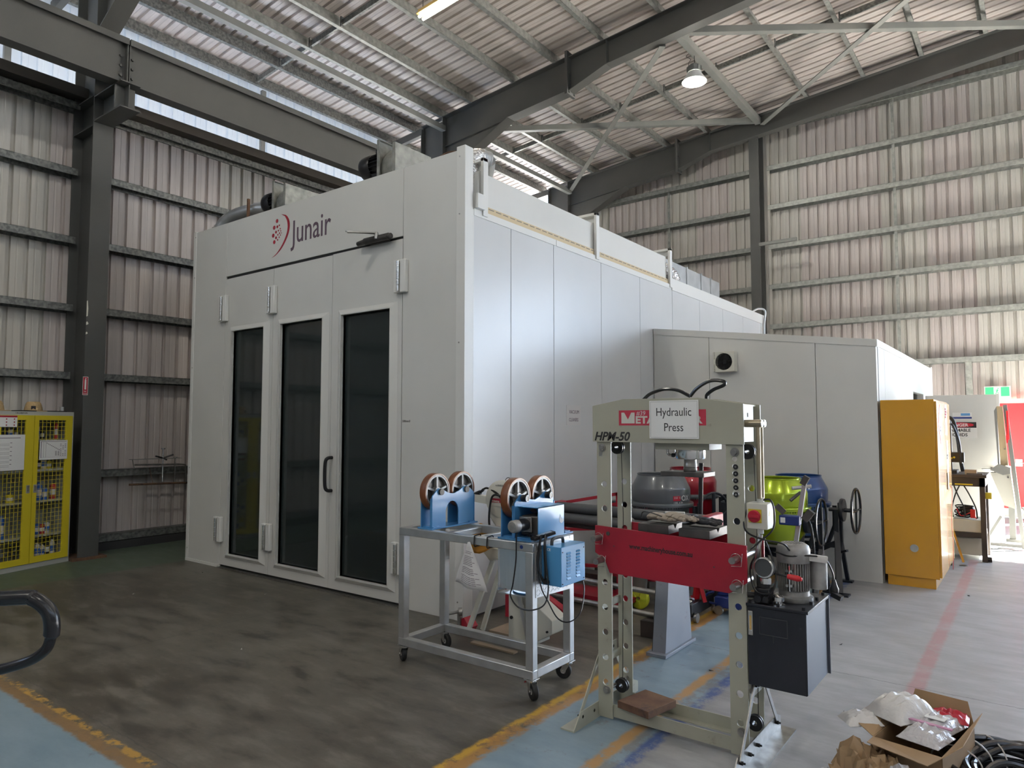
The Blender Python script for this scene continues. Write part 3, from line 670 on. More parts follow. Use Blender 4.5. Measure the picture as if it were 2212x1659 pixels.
MB().tube(smoothpath([(-3.94, 4.87, 4.04), (-4.05, 4.98, 3.98), (-4.2, 5.05, 3.83)], 5), .07, 16).build('duct_pipe', 'duct_galv', d2)
MB().tube(smoothpath([(-4.45, 4.6, 3.94), (-4.38, 4.62, 4.06), (-4.22, 4.64, 4.11), (-4.05, 4.62, 4.06), (-3.98, 4.6, 3.96)], 6), .006, 6).build('cable', 'rust', label='thin brown cable looping above the booth front near its corner', cat='cable')
mb = MB(); q = root('duct', (-4.0, 8.7, 3.5), 'small foil flexible duct end on the booth roof by the third bracket', 'duct')
MB().tube(smoothpath([(-4.3, 8.62, 3.85), (-4.05, 8.66, 3.78), (-3.90, 8.78, 3.66), (-3.88, 8.85, 3.56)], 8), .08, 16, rad=[.085+.008*(i % 2) for i in range(25)]).build('flexible_section', 'foil', q)

# ================================================================ MIXING ROOM (annex)
an = root('mixing_room', (-2.55, 10.3, 0), 'low white panel room with wall fan joined to the booth side', 'panel room')
def zr(x): return 2.82-.1275*(x+3.8)
for a, b in ((-3.79, -3.08), (-3.074, -1.89), (-1.884, -1.295)):
    mb = MB(); mb.prism([(a, .0), (b, .0), (b, zr(b)-.06), (a, zr(a)-.06)], 1, 8.0, 8.08); mb.build('front_panel', 'panel_white', an, smooth=False)
B(-3.79, -1.45, 8.02, 8.07, 0, 2.3).build('panel_core', 'seam', an, smooth=False)
mb = MB(); mb.prism([(-3.79, zr(-3.79)), (-1.285, zr(-1.285)), (-1.285, zr(-1.285)-.075), (-3.79, zr(-3.79)-.075)], 1, 7.992, 8.10); mb.build('top_flashing', 'panel_white', an, smooth=False)
sy = [8.09, 8.47, 9.60, 10.65, 11.70, 12.62]
for i, (a, b) in enumerate(zip(sy[:-1], sy[1:])):
    z0 = 2.06 if i == 3 else 0
    B(-1.37, -1.29, a+.003, b-.003, z0, 2.44).build('side_panel', 'panel_side', an, smooth=False)
B(-1.38, -1.28, 8.0, 12.64, 2.43, zr(-1.285)).build('top_flashing', 'trim_white', an, smooth=False)
B(-1.40, -1.27, 12.60, 12.70, 0, 2.52).build('corner_post', 'trim_white', an, smooth=False)
mb = MB(); mb.prism([(-3.79, zr(-3.79)-.01), (-1.29, zr(-1.29)-.01), (-1.29, zr(-1.29)-.06), (-3.79, zr(-3.79)-.06)], 1, 8.1, 12.6); mb.build('roof_panel', 'panel_white', an, smooth=False)
B(-3.79, -1.3, 12.6, 12.68, 0, 2.44).build('rear_panel', 'panel_white', an, smooth=False)
# open door leaf, its signs are separate things
dl = B(-1.27, -.40, 11.735, 11.775, .03, 2.04).build('door_leaf', 'panel_white', an, bevel=.003)
mb = MB(); mb.cyl((-.49, 11.735, 1.005), (-.49, 11.70, 1.005), .028, 14); mb.cyl((-.49, 11.695, 1.005), (-.62, 11.695, 1.0), .010, 8); mb.build('lever_handle', 'chrome', dl)
B(-.58, -.48, 11.728, 11.735, .50, .72).build('vent_plate', 'trim_white', dl, smooth=False)
B(-.42, -.385, 11.73, 11.78, .02, 2.05).build('edge_trim', 'trim_white', dl, smooth=False)
# wall extractor fan with square grille
ef = root('extractor_fan', (-2.868, 7.95, 2.23), 'white square extractor fan with round grille on the mixing room wall', 'extractor fan')
cx, cz = -2.868, 2.345; YE = 8.0
mb = MB(); mb.prism([(cx-.125, cz-.118), (cx+.125, cz-.118), (cx+.125, cz+.118), (cx-.125, cz+.118)], 1, YE-.095, YE, holes=[circ(cx, cz, .098, 28)[::-1]]); mb.build('housing', 'cream', ef, bevel=.004)
mb = MB()
for k in range(7):
    z = cz-.11+k*.0125
    for zz in (z, 2*cz-z):
        mb.box(cx-.115, cx-.102+.0*k, YE-.098, YE-.094, zz, zz+.004)
mb.build('slot', 'seam', ef, smooth=False)
B(cx-.1, cx+.1, YE-.02, YE-.015, cz-.1, cz+.1).build('dark_back', 'dark_inside', ef, smooth=False)
mb = MB(); mb.cyl((cx, YE-.07, cz), (cx, YE-.03, cz), .025, 14)
for k in range(5):
    a = 2*PI*k/5; mb.obox((cx+.02*math.cos(a), YE-.05, cz+.02*math.sin(a)), (cx+.09*math.cos(a), YE-.045, cz+.09*math.sin(a)), .05, .003, (0, .6, .8))
mb.build('fan_blade', 'black', ef)
mb = MB()
for k in range(-7, 8):
    h = math.sqrt(max(0, .098**2-(k*.0135)**2)); mb.box(cx-h, cx+h, YE-.094, YE-.090, cz+k*.0135-.0012, cz+k*.0135+.0012)
for k in range(-3, 4):
    h = math.sqrt(max(0, .098**2-(k*.03)**2)); mb.box(cx+k*.03-.001, cx+k*.03+.001, YE-.096, YE-.092, cz-h, cz+h)
mb.build('grille', 'black', ef, smooth=False)

# ================================================================ LIGHTS (fixtures with their lamps)
def highbay(x, y, z, label, power, vis=True):
    h = root('high_bay_lamp', (x, y, z), label, 'lamp', 'high bay lamps under the roof')
    mb = MB(); mb.lathe((x, y, z), (0, 0, 1), [(.205, 0), (.21, .004), (.18, .05), (.14, .11), (.11, .165), (.107, .165), (.135, .108), (.173, .05), (.199, .004)], 32, closed=True); mb.build('reflector', 'reflector', h)
    mb = MB(); mb.lathe((x, y, z), (0, 0, 1), [(.001, .30), (.075, .30), (.085, .27), (.115, .265), (.118, .17), (.10, .165), (.001, .165)], 24)
    for k in range(10):
        a = 2*PI*k/10; mb.obox((x+.12*math.cos(a), y+.12*math.sin(a), z+.175), (x+.12*math.cos(a), y+.12*math.sin(a), z+.26), .006, .015)
    mb.build('ballast_housing', 'strut_paint', h)
    mb = MB(); mb.lathe((x, y, z+.045), (0, 0, 1), [(.001, 0), (.045, .012), (.06, .05), (.045, .09), (.02, .12)], 20); mb.build('bulb', 'lamp_glow', h)
    mb = MB(); mb.tube([(x, y, z+.30), (x+.01, y, z+.36), (x, y, ztop(x)+.02)], .006, 6); mb.tube(smoothpath([(x-.08, y, z+.25), (x-.10, y, z+.36), (x-.06, y, z+.42), (x-.14, y, z+.5), (x-.02, y, z+.55)], 5), .004, 5); mb.build('suspension', 'black', h)
    l = bpy.data.lights.new('lamp_light', 'POINT'); l.energy = power; l.color = (1, .97, .88); l.shadow_soft_size = .055
    o = bpy.data.objects.new('lamp_light', l); COL.objects.link(o); o.parent = h; o.location = (0, 0, -.02)
    return h
HB_POWER = 210
highbay(-4.45, 11.1, 7.47, 'glowing round high bay lamp hanging beside the thick grey strut', 160)
for p, nm in (((-4.5, .5, 7.3), 'high bay lamp over the open floor before the booth doors, out of frame'), ((-4.5, -5, 7.3), 'high bay lamp at the front end of the shed beside the left wall bay'), ((1.5, -.5, 7.6), 'high bay lamp above the camera position, out of frame'), ((1.5, -6, 7.6), 'high bay lamp near the middle of the front wall'), ((6.5, 3, 7.6), 'high bay lamp under the far roof slope')):
    highbay(*p, nm, HB_POWER)
ft = root('fluorescent_batten', (-5.2, 5.95, 6.6), 'glowing twin tube batten hanging under the roof above the booth', 'lamp')
def fb(x, dy, dz): return (x, 5.944+dy, 6.62+.09*(x+5.9)+dz)
mb = MB(); mb.obox(fb(-5.90, 0, .04), fb(-4.3, 0, .04), .13, .012); mb.obox(fb(-5.90, 0, .07), fb(-4.3, 0, .07), .07, .06); mb.build('batten_body', 'amber_cover', ft, smooth=False)
mb = MB()
for dy in (-.034, .034): mb.cyl(fb(-5.88, dy, 0), fb(-4.32, dy, 0), .017, 12)
mb.build('fluorescent_tube', 'tube_glow', ft)
mb = MB(); mb.tube([fb(-5.85, 0, .08), (-5.80, 5.944, ztop(-5.8)+.1)], .004, 5); mb.tube([fb(-4.4, 0, .08), (-4.4, 5.944, ztop(-4.4)+.1)], .004, 5); mb.build('hanging_wire', 'black', ft)
l = bpy.data.lights.new('tube_light', 'AREA'); l.shape = 'RECTANGLE'; l.size = 1.5; l.size_y = .14; l.energy = 26; l.color = (1, .93, .78)
o = bpy.data.objects.new('tube_light', l); COL.objects.link(o); o.parent = ft; o.location = (.1, 0, -.03)

# ================================================================ WHEELED ALUMINIUM TROLLEY
tr = root('wheeled_trolley', (-2.96, 3.62, 0), 'square tube aluminium trolley on castors in front of the booth corner', 'trolley')
X0, X1, Y0, Y1, ZB, ZT = -3.515, -2.395, 3.385, 3.845, .115, .905; t = .052
def tub(x0, x1, y0, y1, z0, z1, nm): return B(x0, x1, y0, y1, z0, z1).build(nm, 'alu', tr, bevel=.004)
for x in (X0, X1-t):
    for y in (Y0, Y1-t): tub(x, x+t, y, y+t, ZB+t, ZT-t, 'post')
for y in (Y0, Y1-t):
    tub(X0, X1, y, y+t, ZB, ZB+t, 'rail'); tub(X0, X1, y, y+t, ZT-t, ZT, 'rail')
for x in (X0, X1-t):
    tub(x, x+t, Y0+t, Y1-t, ZB, ZB+t, 'rail'); tub(x, x+t, Y0+t, Y1-t, ZT-t, ZT, 'rail')
tub(X0+.36, X0+.40, Y0+t, Y1-t, ZT-t, ZT-.01, 'rail')
tub(X0+.62, X0+.66, Y0+t, Y1-t, ZT-t, ZT-.01, 'rail')
def castor(x, y, ang, brake=False):
    c, s = math.cos(ang), math.sin(ang); d = Vector((c, s, 0)); q = Vector((-s, c, 0)); P = Vector((x, y, 0)); w = P-d*.028+Vector((0, 0, .05))
    mb = MB(); mb.cyl(P+Vector((0, 0, .098)), P+Vector((0, 0, .115)), .032, 14)
    for k in (-1, 1):
        a = P+q*.021*k; mb.add([a+d*.02+Vector((0, 0, .1)), a-d*.03+Vector((0, 0, .1)), a-d*.042+Vector((0, 0, .045)), a-d*.016+Vector((0, 0, .042)),
                               a+q*.003*k+d*.02+Vector((0, 0, .1)), a+q*.003*k-d*.03+Vector((0, 0, .1)), a+q*.003*k-d*.042+Vector((0, 0, .045)), a+q*.003*k-d*.016+Vector((0, 0, .042))],
                               [(0, 1, 2, 3), (7, 6, 5, 4), (0, 4, 5, 1), (1, 5, 6, 2), (2, 6, 7, 3), (3, 7, 4, 0)])
    mb.cyl(w-q*.028, w+q*.028, .007, 8); mb.box(x-.035, x+.035, y-.035, y+.035, .11, .115)
    o = mb.build('castor', 'chrome', tr)
    mb = MB(); mb.lathe(w-q*.016, q, [(.018, 0), (.044, 0), (.050, .006), (.050, .026), (.044, .032), (.018, .032)], 24, closed=True); mb.build('tyre', 'black_rubber', o)
    mb = MB(); mb.lathe(w-q*.014, q, [(.006, 0), (.019, 0), (.019, .028), (.006, .028)], 16, closed=True); mb.build('hub', 'trim_white', o)
    if brake:
        mb = MB(); mb.obox(P+d*.03+Vector((0, 0, .095)), P+d*.075+Vector((0, 0, .07)), .03, .006, (0, 0, 1)); mb.build('brake_pedal', 'red_plain', o)
castor(X0+.03, Y0+.03, -.5); castor(X1-.03, Y0+.03, 2.6, True); castor(X1-.03, Y1-.03, .3); castor(X0+.03, Y1-.03, 2.9)
# bent aluminium sheet under the top at the right end, chequer plate on the end frame
mb = MB(); mb.box(-2.695, -2.69, Y0+.054, Y1-.054, .585, .85); mb.box(-2.69, X1-.056, Y0+.06, Y0+.064, .60, .85)
mb.build('folded_sheet', 'alu_sheet', tr, smooth=False)
mb = MB(); mb.prism([(Y0+.03, .585), (Y1-.04, .57), (Y1-.04, .885), (Y0+.03, .885)], 0, X1, X1+.003)
ck = mb.build('chequer_plate', 'alu', tr, smooth=False)
mb = MB(); k = 0
for i in range(17):
    for j in range(12):
        y, z = Y0+.045+i*.0225, .60+j*.0235
        if z > .875: continue
        s = .008 if (i+j) % 2 else -.008
        mb.obox((X1+.0035, y-.007, z-s*.9), (X1+.0035, y+.007, z+s*.9), .004, .0022, (1, 0, 0))
mb.build('tread_bar', 'alu', ck, smooth=False, kind='stuff')
MB().cyl((-2.475, Y0-.001, .878), (-2.475, Y0, .878), .0115, 18).build('blue_dot', 'logo_red' if 0 else 'jack_blue', tr, label='small round blue dot sticker')
for x in (-2.838, -2.735):
    mb = MB(); mb.tube(smoothpath([(x, Y0-.004, .91), (x, Y0-.006, .85), (x+.002, Y0+.02, .845), (x+.002, Y0+.056, .85), (x, Y0+.056, .91), (x, Y0+.02, .912), (x, Y0-.004, .91)], 4), .0035, 6); mb.build('cable_tie', 'black', tr)
# tray-like disc below (blue spigot on a grey disc)
q = root('roller_disc', (-2.53, 3.66, .585), 'blue disc with upright stub lying under the trolley top', 'machine part')
B(-2.70, -2.44, 3.45, 3.80, .565, .572).build('support_sheet', 'alu', q, smooth=False)
mb = MB(); mb.lathe((-2.55, 3.57, .573), ZA, [(.001, 0), (.10, 0), (.105, .004), (.10, .009), (.001, .009)], 30); mb.build('disc', 'blue_paint', q)
mb = MB(); mb.lathe((-2.53, 3.60, .581), ZA, [(.030, 0), (.030, .075), (.024, .075), (.024, 0)], 20, closed=True); mb.build('stub', 'blue_paint', q)
# hanging paper in a plastic sleeve
vs = []; nx_, nz_ = 8, 8
for j in range(nz_+1):
    v = j/nz_
    for i in range(nx_+1):
        u = i/nx_
        a = Vector((-2.885, 3.374, .868)).lerp(Vector((-2.975, 3.36, .615)), v); b = Vector((-2.865, 3.372, .872)).lerp(Vector((-2.725, 3.37, .578)), v)
        p = a.lerp(b, u); p.y -= .03*math.sin(u*PI)*v+.012*math.sin(u*9+v*3)*v; vs.append(p)
pm = MB().add(vs, [(j*(nx_+1)+i, j*(nx_+1)+i+1, (j+1)*(nx_+1)+i+1, (j+1)*(nx_+1)+i) for j in range(nz_) for i in range(nx_)])
pp = pm.build('paper_sheet', 'paper_dull', label='creased printed sheet in a plastic sleeve tied under the trolley rail', cat='paper')
md = pp.modifiers.new('t', 'SOLIDIFY'); md.thickness = .0015
mb = MB()
for k in range(20):
    v = .22+k*.037; 
    if k in (2, 9, 14): continue
    a = Vector((-2.885, 3.374, .868)).lerp(Vector((-2.975, 3.36, .615)), v); b = Vector((-2.865, 3.372, .872)).lerp(Vector((-2.725, 3.37, .578)), v)
    for s in range(6):
        u0, u1 = .16+s*.12, .16+(s+1)*.12*(.98)
        def pt(u):
            p = a.lerp(b, u); p.y -= .03*math.sin(u*PI)*v+.012*math.sin(u*9+v*3)*v+.0025; return p
        if s == 5 and k % 3: continue
        p0, p1 = pt(u0), pt(u1); mb.add([p0, p1, p1+Vector((0, 0, .0028)), p0+Vector((0, 0, .0028))], [(0, 1, 2, 3)])
mb.build('printed_lines', 'ink_grey', pp, smooth=False, recalc=False)

# ---- roller stands (turning rolls) spanning the trolley
def stand(xp, label, motor):
    s = root('roller_stand', (xp, 3.65, ZT), label, 'roller stand', 'blue roller stands on the trolley')
    z0 = ZT; a, b = 3.44, 3.872; zt = 1.165
    def plate(x0, x1):
        o = [(a, z0+.01), (3.575, z0+.01), (3.575, z0+.10)]
        o += [(3.640-.065*math.cos(t_), z0+.10+.075*math.sin(t_)) for t_ in [PI*i/10 for i in range(1, 10)]]
        o += [(3.705, z0+.10), (3.705, z0+.01), (b, z0+.01), (b, 1.125), (3.84, 1.15), (3.80, 1.175), (3.765, 1.172)]
        o += [(3.71, 1.145), (3.655, 1.130), (3.60, 1.138), (3.545, 1.165), (3.50, 1.175), (3.47, 1.15), (a, 1.125)]
        return MB().prism(o, 0, x0, x1)
    plate(xp, xp+.008).build('side_plate', 'blue_paint', s, smooth=False, bevel=.0015)
    B(xp-.09, xp-.082, a-.01, 3.60, z0+.01, 1.10).build('side_plate', 'blue_paint', s, smooth=False); B(xp-.09, xp-.082, 3.70, b, z0+.01, 1.10).build('side_plate', 'blue_paint', s, smooth=False)
    mb = MB(); mb.box(xp-.01, xp+.012, a-.004, a, z0+.01, 1.11); mb.box(xp-.02, xp+.012, b, b+.004, z0+.01, 1.11)
    mb.build('edge_flange', 'blue_paint', s, smooth=False)
    w = .145 if motor else .03
    mb = MB(); mb.box(xp-.11, xp+w, a-.02, b+.02, z0, z0+.010)
    mb.build('base_plate', 'blue_paint', s, bevel=.002)
    for y in (a+.03, b-.03): B(xp-.10, xp+w-.01, y-.03, y+.03, z0, z0+.018).build('foot_bar', 'blue_paint', s, bevel=.002)
    for yc in (3.522, 3.786):
        c = (xp-.072, yc, 1.150); R = .125 if 1 else .12
        mb = MB(); mb.lathe((c[0], yc, c[2]), XA, [(R-.012, 0), (R-.002, 0), (R, .003), (R, .052), (R-.002, .055), (R-.012, .055)], 40, closed=True)
        rl = mb.build('roller', 'tyre_amber', s)
        mb = MB(); mb.lathe((c[0], yc, c[2]), XA, [(R-.024, .002), (R-.012, .002), (R-.012, .053), (R-.024, .053)], 40, closed=True)
        mb.lathe((c[0], yc, c[2]), XA, [(.012, .0), (.032, .0), (.032, .055), (.012, .055)], 20, closed=True)
        for k in range(5):
            t_ = PI/2+k*2*PI/5; d = Vector((0, math.cos(t_), math.sin(t_))); q_ = Vector((c[0]+.030, yc, c[2])); mb.obox(q_+d*.028, q_+d*(R-.018), .014, .036, (1, 0, 0))
        mb.build('wheel_spokes', 'wheel_alu', rl)
        mb = MB(); mb.lathe((c[0]+.020, yc, c[2]), XA, [(.03, 0), (R-.02, 0), (R-.02, .006), (.03, .006)], 32, closed=True); mb.build('wheel_disc', 'dark_steel', rl)
        mb = MB(); mb.cyl((xp-.1, yc, c[2]), (xp+.014, yc, c[2]), .011, 14); mb.cyl((xp+.008, yc, c[2]), (xp+.022, yc, c[2]), .022, 20); mb.build('axle', 'dark_steel', rl)
        if motor:
            mb = MB(); mb.cyl((xp+.02, yc, c[2]), (xp+.046, yc, c[2]), .022, 22); mb.build('bearing', 'black', rl); MB().lathe((xp+.046, yc, c[2]), XA, [(.021, 0), (.021, .002), (.014, .002), (.013, 0)], 22).build('bearing_ring', 'wheel_alu', rl)
    if motor:
        cv = MB(); x0, x1, y0, y1, zt_ = xp+.008, xp+.16, 3.475, 3.765, 1.105
        cv.box(x1-.004, x1, y0, y1, z0+.01, zt_); cv.box(x0, x1, y0, y1, zt_-.004, zt_); cv.box(x0, x1, y1-.004, y1, z0+.01, zt_)
        co = cv.build('gear_cover', 'blue_panel', s, smooth=False)
        mb = MB(); mb.prism([(3.71, .995), (3.735, .985), (3.745, .99), (3.757, 1.0), (3.75, 1.015), (3.735, 1.012), (3.715, 1.045), (3.708, 1.02)], 0, x1, x1+.0006); mb.build('torn_label', 'paper', co, smooth=False)
        mb = MB(); xm = xp+.07; mb.box(xm-.045, xm+.045, 3.465, 3.475, .955, 1.045); mb.build('motor_flange', 'steel', s, bevel=.003)
        mb = MB(); mb.cyl((xm, 3.375, 1.0), (xm, 3.465, 1.0), .037, 28); mb.build('motor_body', 'black', s)
        mb = MB(); mb.lathe((xm, 3.33, 1.0), YA, [(.001, 0), (.030, 0), (.036, .006), (.038, .010), (.038, .05), (.036, .052)], 28)
        for k in range(3): mb.cyl((xm+.022*math.cos(2.1*k), 3.328, 1.0+.022*math.sin(2.1*k)), (xm+.022*math.cos(2.1*k), 3.332, 1.0+.022*math.sin(2.1*k)), .005, 8)
        mb.build('motor_end_cap', 'wheel_alu', s)
        mb = MB(); mb.box(x0+.01, x1-.01, 3.49, 3.74, .93, 1.05); mb.build('gearbox', 'dark_steel', s, bevel=.01)
        mb = MB(); mb.cyl((xm+.01, 3.50, .915), (xm+.01, 3.50, .95), .012, 10); mb.lathe((xm+.01, 3.50, .945), ZA, [(.02, 0), (.034, .005), (.03, .012), (0, .014)], 18); mb.build('adjusting_foot', 'black', s)
    return s
stand(-3.265, 'blue roller stand with two brown wheels at the trolley end before the booth doors', False)
stand(-2.575, 'blue motorised roller stand with gear cover beside the press', True)
# ---- blue control box hung on the end of the trolley
cbx = root('control_box', (-2.31, 3.6, .655), 'light blue louvred control box with carry handle on the trolley end', 'control box')
cx0, cx1, cy0, cy1, cz0, cz1 = -2.39, -2.25, 3.472, 3.742, .655, .885
B(cx0, cx1, cy0, cy1, cz0, cz1).build('case', 'blue_panel', cbx, bevel=.003)
mb = MB()
for c_ in (3.53, 3.635):
    for k in range(9):
        z = .69+k*.0185
        mb.add([(cx1, c_, z), (cx1, c_+.045, z), (cx1+.006, c_+.043, z), (cx1+.006, c_+.002, z), (cx1, c_, z+.011), (cx1, c_+.045, z+.011), (cx1, c_+.043, z+.011), (cx1, c_+.002, z+.011)], [(0, 3, 2, 1), (3, 7, 6, 2), (0, 4, 7, 3), (1, 2, 6, 5)])
mb.build('louvre', 'blue_panel', cbx, smooth=False, recalc=False)
mb = MB()
for c_ in (3.53, 3.635):
    for k in range(9): mb.box(cx1+.0002, cx1+.0008, c_+.003, c_+.042, .6905+k*.0185-.004, .6905+k*.0185)
mb.build('louvre_gap', 'seam', cbx, smooth=False)
mb = MB(); mb.tube(smoothpath([(-2.345, 3.515, .883), (-2.345, 3.52, .912), (-2.345, 3.545, .922), (-2.345, 3.61, .922), (-2.345, 3.635, .912), (-2.345, 3.64, .883)], 5), .010, 8); mb.build('carry_handle', 'pedestal_dark', cbx)
mb = MB()
for y in (cy0+.015, cy1-.015):
    for z in (cz0+.015, cz1-.03): mb.cyl((cx1, y, z), (cx1+.003, y, z), .004, 8)
mb.build('screw', 'black', cbx)
mb = MB(); mb.prism([(-2.372, .70), (-2.352, .70), (-2.362, .72)], 1, cy0-.0008, cy0); mb.build('warning_triangle', 'can_yellow', cbx, smooth=False)
text('CE', .022, (-2.35, cy0-.001, .858), XA, ZA, 'paper', cbx)
mb = MB(); mb.cyl((-2.36, cy0, .685), (-2.33, cy0-.03, .68), .012, 10); mb.box(-2.345, -2.32, cy0-.05, cy0-.02, .672, .69); mb.build('plug', 'black', cbx)
# small handset with cables on top
hs = root('remote_handset', (-2.37, 3.5, .905), 'small black remote handset with silver keys lying on the trolley end', 'handset')
mb = MB(); mb.obox((-2.42, 3.42, .925), (-2.36, 3.56, .955), .05, .02); mb.build('handset_body', 'black', hs, bevel=.004)
mb = MB(); mb.obox((-2.405, 3.45, .942), (-2.365, 3.54, .961), .03, .004); mb.build('handset_plate', 'alu', hs)
def cable(pts, r, label, m='black_cable', n=6, cat='cable', grp=None, nm='cable'): return MB().tube(smoothpath(pts, 7), r, n).build(nm, m, label=label, cat=cat, group=grp)
cable([(-2.51, 3.40, .965), (-2.505, 3.375, .94), (-2.505, 3.37, .80), (-2.52, 3.36, .66), (-2.53, 3.35, .59), (-2.47, 3.345, .535), (-2.38, 3.35, .53), (-2.31, 3.38, .565), (-2.30, 3.41, .65), (-2.335, 3.44, .80), (-2.36, 3.47, .90), (-2.37, 3.50, .93)], .0045, 'black cable looping from the grey motor down round the trolley post')
cable([(-2.37, 3.44, .945), (-2.375, 3.43, .85), (-2.385, 3.43, .74), (-2.36, 3.43, .64), (-2.32, 3.43, .58), (-2.27, 3.46, .48), (-2.23, 3.52, .45), (-2.20, 3.6, .49), (-2.22, 3.68, .60), (-2.24, 3.70, .655)], .004, 'thin cable hanging below the blue control box in a loop')
mb = MB()
for k in range(4): mb.tube(smoothpath([(-2.375, 3.445+.006*k, .95), (-2.385-.002*k, 3.435, .86), (-2.38, 3.43-.003*k, .76), (-2.365+.004*k, 3.44, .69), (-2.355, 3.455, .675), (-2.35+.003*k, 3.45, .75), (-2.36, 3.455+.004*k, .88), (-2.365, 3.48, .955)], 5), .0045, 6)
mb.build('cable', 'black_cable', label='bundle of black cables draped between the trolley post and control box', cat='cable')

# ================================================================ HYDRAULIC PRESS
pr = root('hydraulic_press', (-1.565, 3.54, 0), 'tall cream H-frame hydraulic press with red bed plates', 'hydraulic press')
YFp, YRp = 3.42, 3.655; pt_ = .010
def leg_plate(x0, x1, y0, rear, top=1.525):
    hx = (x0+x1)/2; holes = [circ(hx+.002, z, .0175, 18)[::-1] for z in [.20+.1345*k for k in range(9)]]
    if x0 > -1.5 and not rear: holes = [circ(hx+.004, z, .0175, 18)[::-1] for z in [.165+.138*k for k in range(9)]]+[circ(hx, 1.30+.034*k, .0125, 14)[::-1] for k in range(1, 5)]
    return MB().prism([(x0, .012), (x1, .012), (x1, top), (x0, top)], 1, y0, y0+pt_, holes=holes).build('leg', 'press_paint', pr, smooth=False, bevel=.001)
for x0, x1 in ((-1.975, -1.888), (-1.238, -1.150)):
    leg_plate(x0, x1, YFp, False); leg_plate(x0, x1, YRp, True)
for x in (-1.975, -1.158):
    for z in (.60, .30): B(x, x+.012, YFp+pt_, YRp, z-.02, z+.02).build('leg_spacer', 'press_paint', pr, smooth=False)
# head beam: front and rear plates, inset end plate
hp_ = [(-1.995, 1.512), (-1.143, 1.508), (-1.143, 1.709), (-1.377, 1.744), (-1.802, 1.746), (-1.995, 1.712)]
MB().prism(hp_, 1, YFp-.012, YFp-.001).build('head_plate', 'press_paint', pr, smooth=False, bevel=.001)
MB().prism(hp_, 1, YRp+.011, YRp+.023).build('head_plate', 'press_paint', pr, smooth=False, bevel=.001)
B(-1.165, -1.155, YFp, YRp-.06, 1.52, 1.70).build('end_plate', 'press_paint', pr, smooth=False); B(-1.985, -1.975, YFp, YRp+.01, 1.52, 1.70).build('end_plate', 'press_paint', pr, smooth=False)
mb = MB(); mb.obox((-1.98, 3.54, 1.706), (-1.80, 3.54, 1.738), .235, .008); mb.obox((-1.80, 3.54, 1.738), (-1.377, 3.54, 1.737), .235, .008); mb.obox((-1.377, 3.54, 1.737), (-1.16, 3.54, 1.704), .235, .008)
mb.build('top_plate', 'press_paint', pr, smooth=False)
mb = MB(); mb.box(-1.155, -1.1535, 3.435, 3.485, 1.545, 1.62); mb.box(-1.155, -1.1535, 3.435, 3.475, 1.63, 1.66); mb.build('spec_plate', 'alu', pr, smooth=False)
mb = MB(); mb.box(-1.154, -1.1525, 3.505, 3.512, 1.645, 1.665); mb.build('mark', 'ink', pr, smooth=False)
yh = YFp-.012
# red name badge, lettering and M mark
mb = MB(); mb.box(-1.828, -1.332, yh-.0006, yh, 1.602, 1.684); bd = mb.build('badge', 'logo_red', pr, smooth=False)
mb = MB(); mb.prism([(-1.812, 1.613), (-1.732, 1.613), (-1.732, 1.672), (-1.752, 1.672), (-1.772, 1.634), (-1.795, 1.672), (-1.812, 1.672)], 1, yh-.0012, yh-.0006); mb.build('lettering', 'press_edge', bd, smooth=False)
text('ETALMASTER', .052, (-1.728, yh-.0008, 1.614), XA, ZA, 'press_edge', bd, bold=.002, sx=1.22, sy=1.02, depth=.0003)
text('#39', .034, (-1.722, yh-.0012, 1.656), XA, ZA, 'paper_dull', bd, sx=1.0, shear=.1, depth=.0003)
text('HPM-50', .066, (-1.984, yh-.0006, 1.520), XA, ZA, 'ink', pr, bold=.0018, shear=.28, sx=.98, depth=.0004)
# laminated sign taped over the badge
sg = B(-1.643, -1.369, yh-.006, yh-.003, 1.533, 1.733).build('sign', 'paper', label='white laminated sign reading Hydraulic Press on the press head', cat='sign', smooth=False, bevel=.001)
mb = MB()
for a in ((-1.636, -1.376, 1.7255, 1.7265), (-1.636, -1.376, 1.539, 1.540), (-1.636, -1.635, 1.539, 1.7265), (-1.377, -1.376, 1.539, 1.7265)): mb.box(a[0], a[1], yh-.0064, yh-.006, a[2], a[3])
mb.build('border', 'strut_paint', sg, smooth=False)
text('Hydraulic', .062, (-1.506, yh-.0062, 1.652), XA, ZA, 'ink', sg, sx=.83, align='CENTER', depth=.0002)
text('Press', .062, (-1.506, yh-.0062, 1.572), XA, ZA, 'ink', sg, sx=.83, align='CENTER', depth=.0002)
# ram
mb = MB(); mb.box(-1.633, -1.335, 3.45, 3.63, 1.475, 1.51); mb.build('ram_mount', 'press_paint', pr, bevel=.002)
mb = MB(); mb.lathe((-1.475, 3.54, 1.425), ZA, [(.001, 0), (.078, 0), (.082, .006), (.082, .05), (.001, .05)], 32); mb.build('ram_cylinder', 'chrome', pr)
mb = MB(); mb.lathe((-1.475, 3.54, 1.358), ZA, [(.034, 0), (.036, .004), (.036, .018), (.033, .021), (.036, .024), (.036, .040), (.034, .043), (.034, .07)], 24); mb.build('piston', 'steel', pr)
mb = MB(); mb.box(-1.61, -1.37, 3.46, 3.62, 1.334, 1.358); mb.build('press_pad', 'dark_steel', pr, bevel=.002)
MB().tube(smoothpath([(-1.585, 3.50, 1.475), (-1.585, 3.50, 1.455), (-1.575, 3.50, 1.445), (-1.55, 3.50, 1.443)], 4), .007, 8).build('elbow_pipe', 'chrome', pr)
mb = MB(); mb.cyl((-1.56, 3.50, 1.443), (-1.535, 3.50, 1.443), .011, 6); mb.build('pipe_nut', 'black', pr)
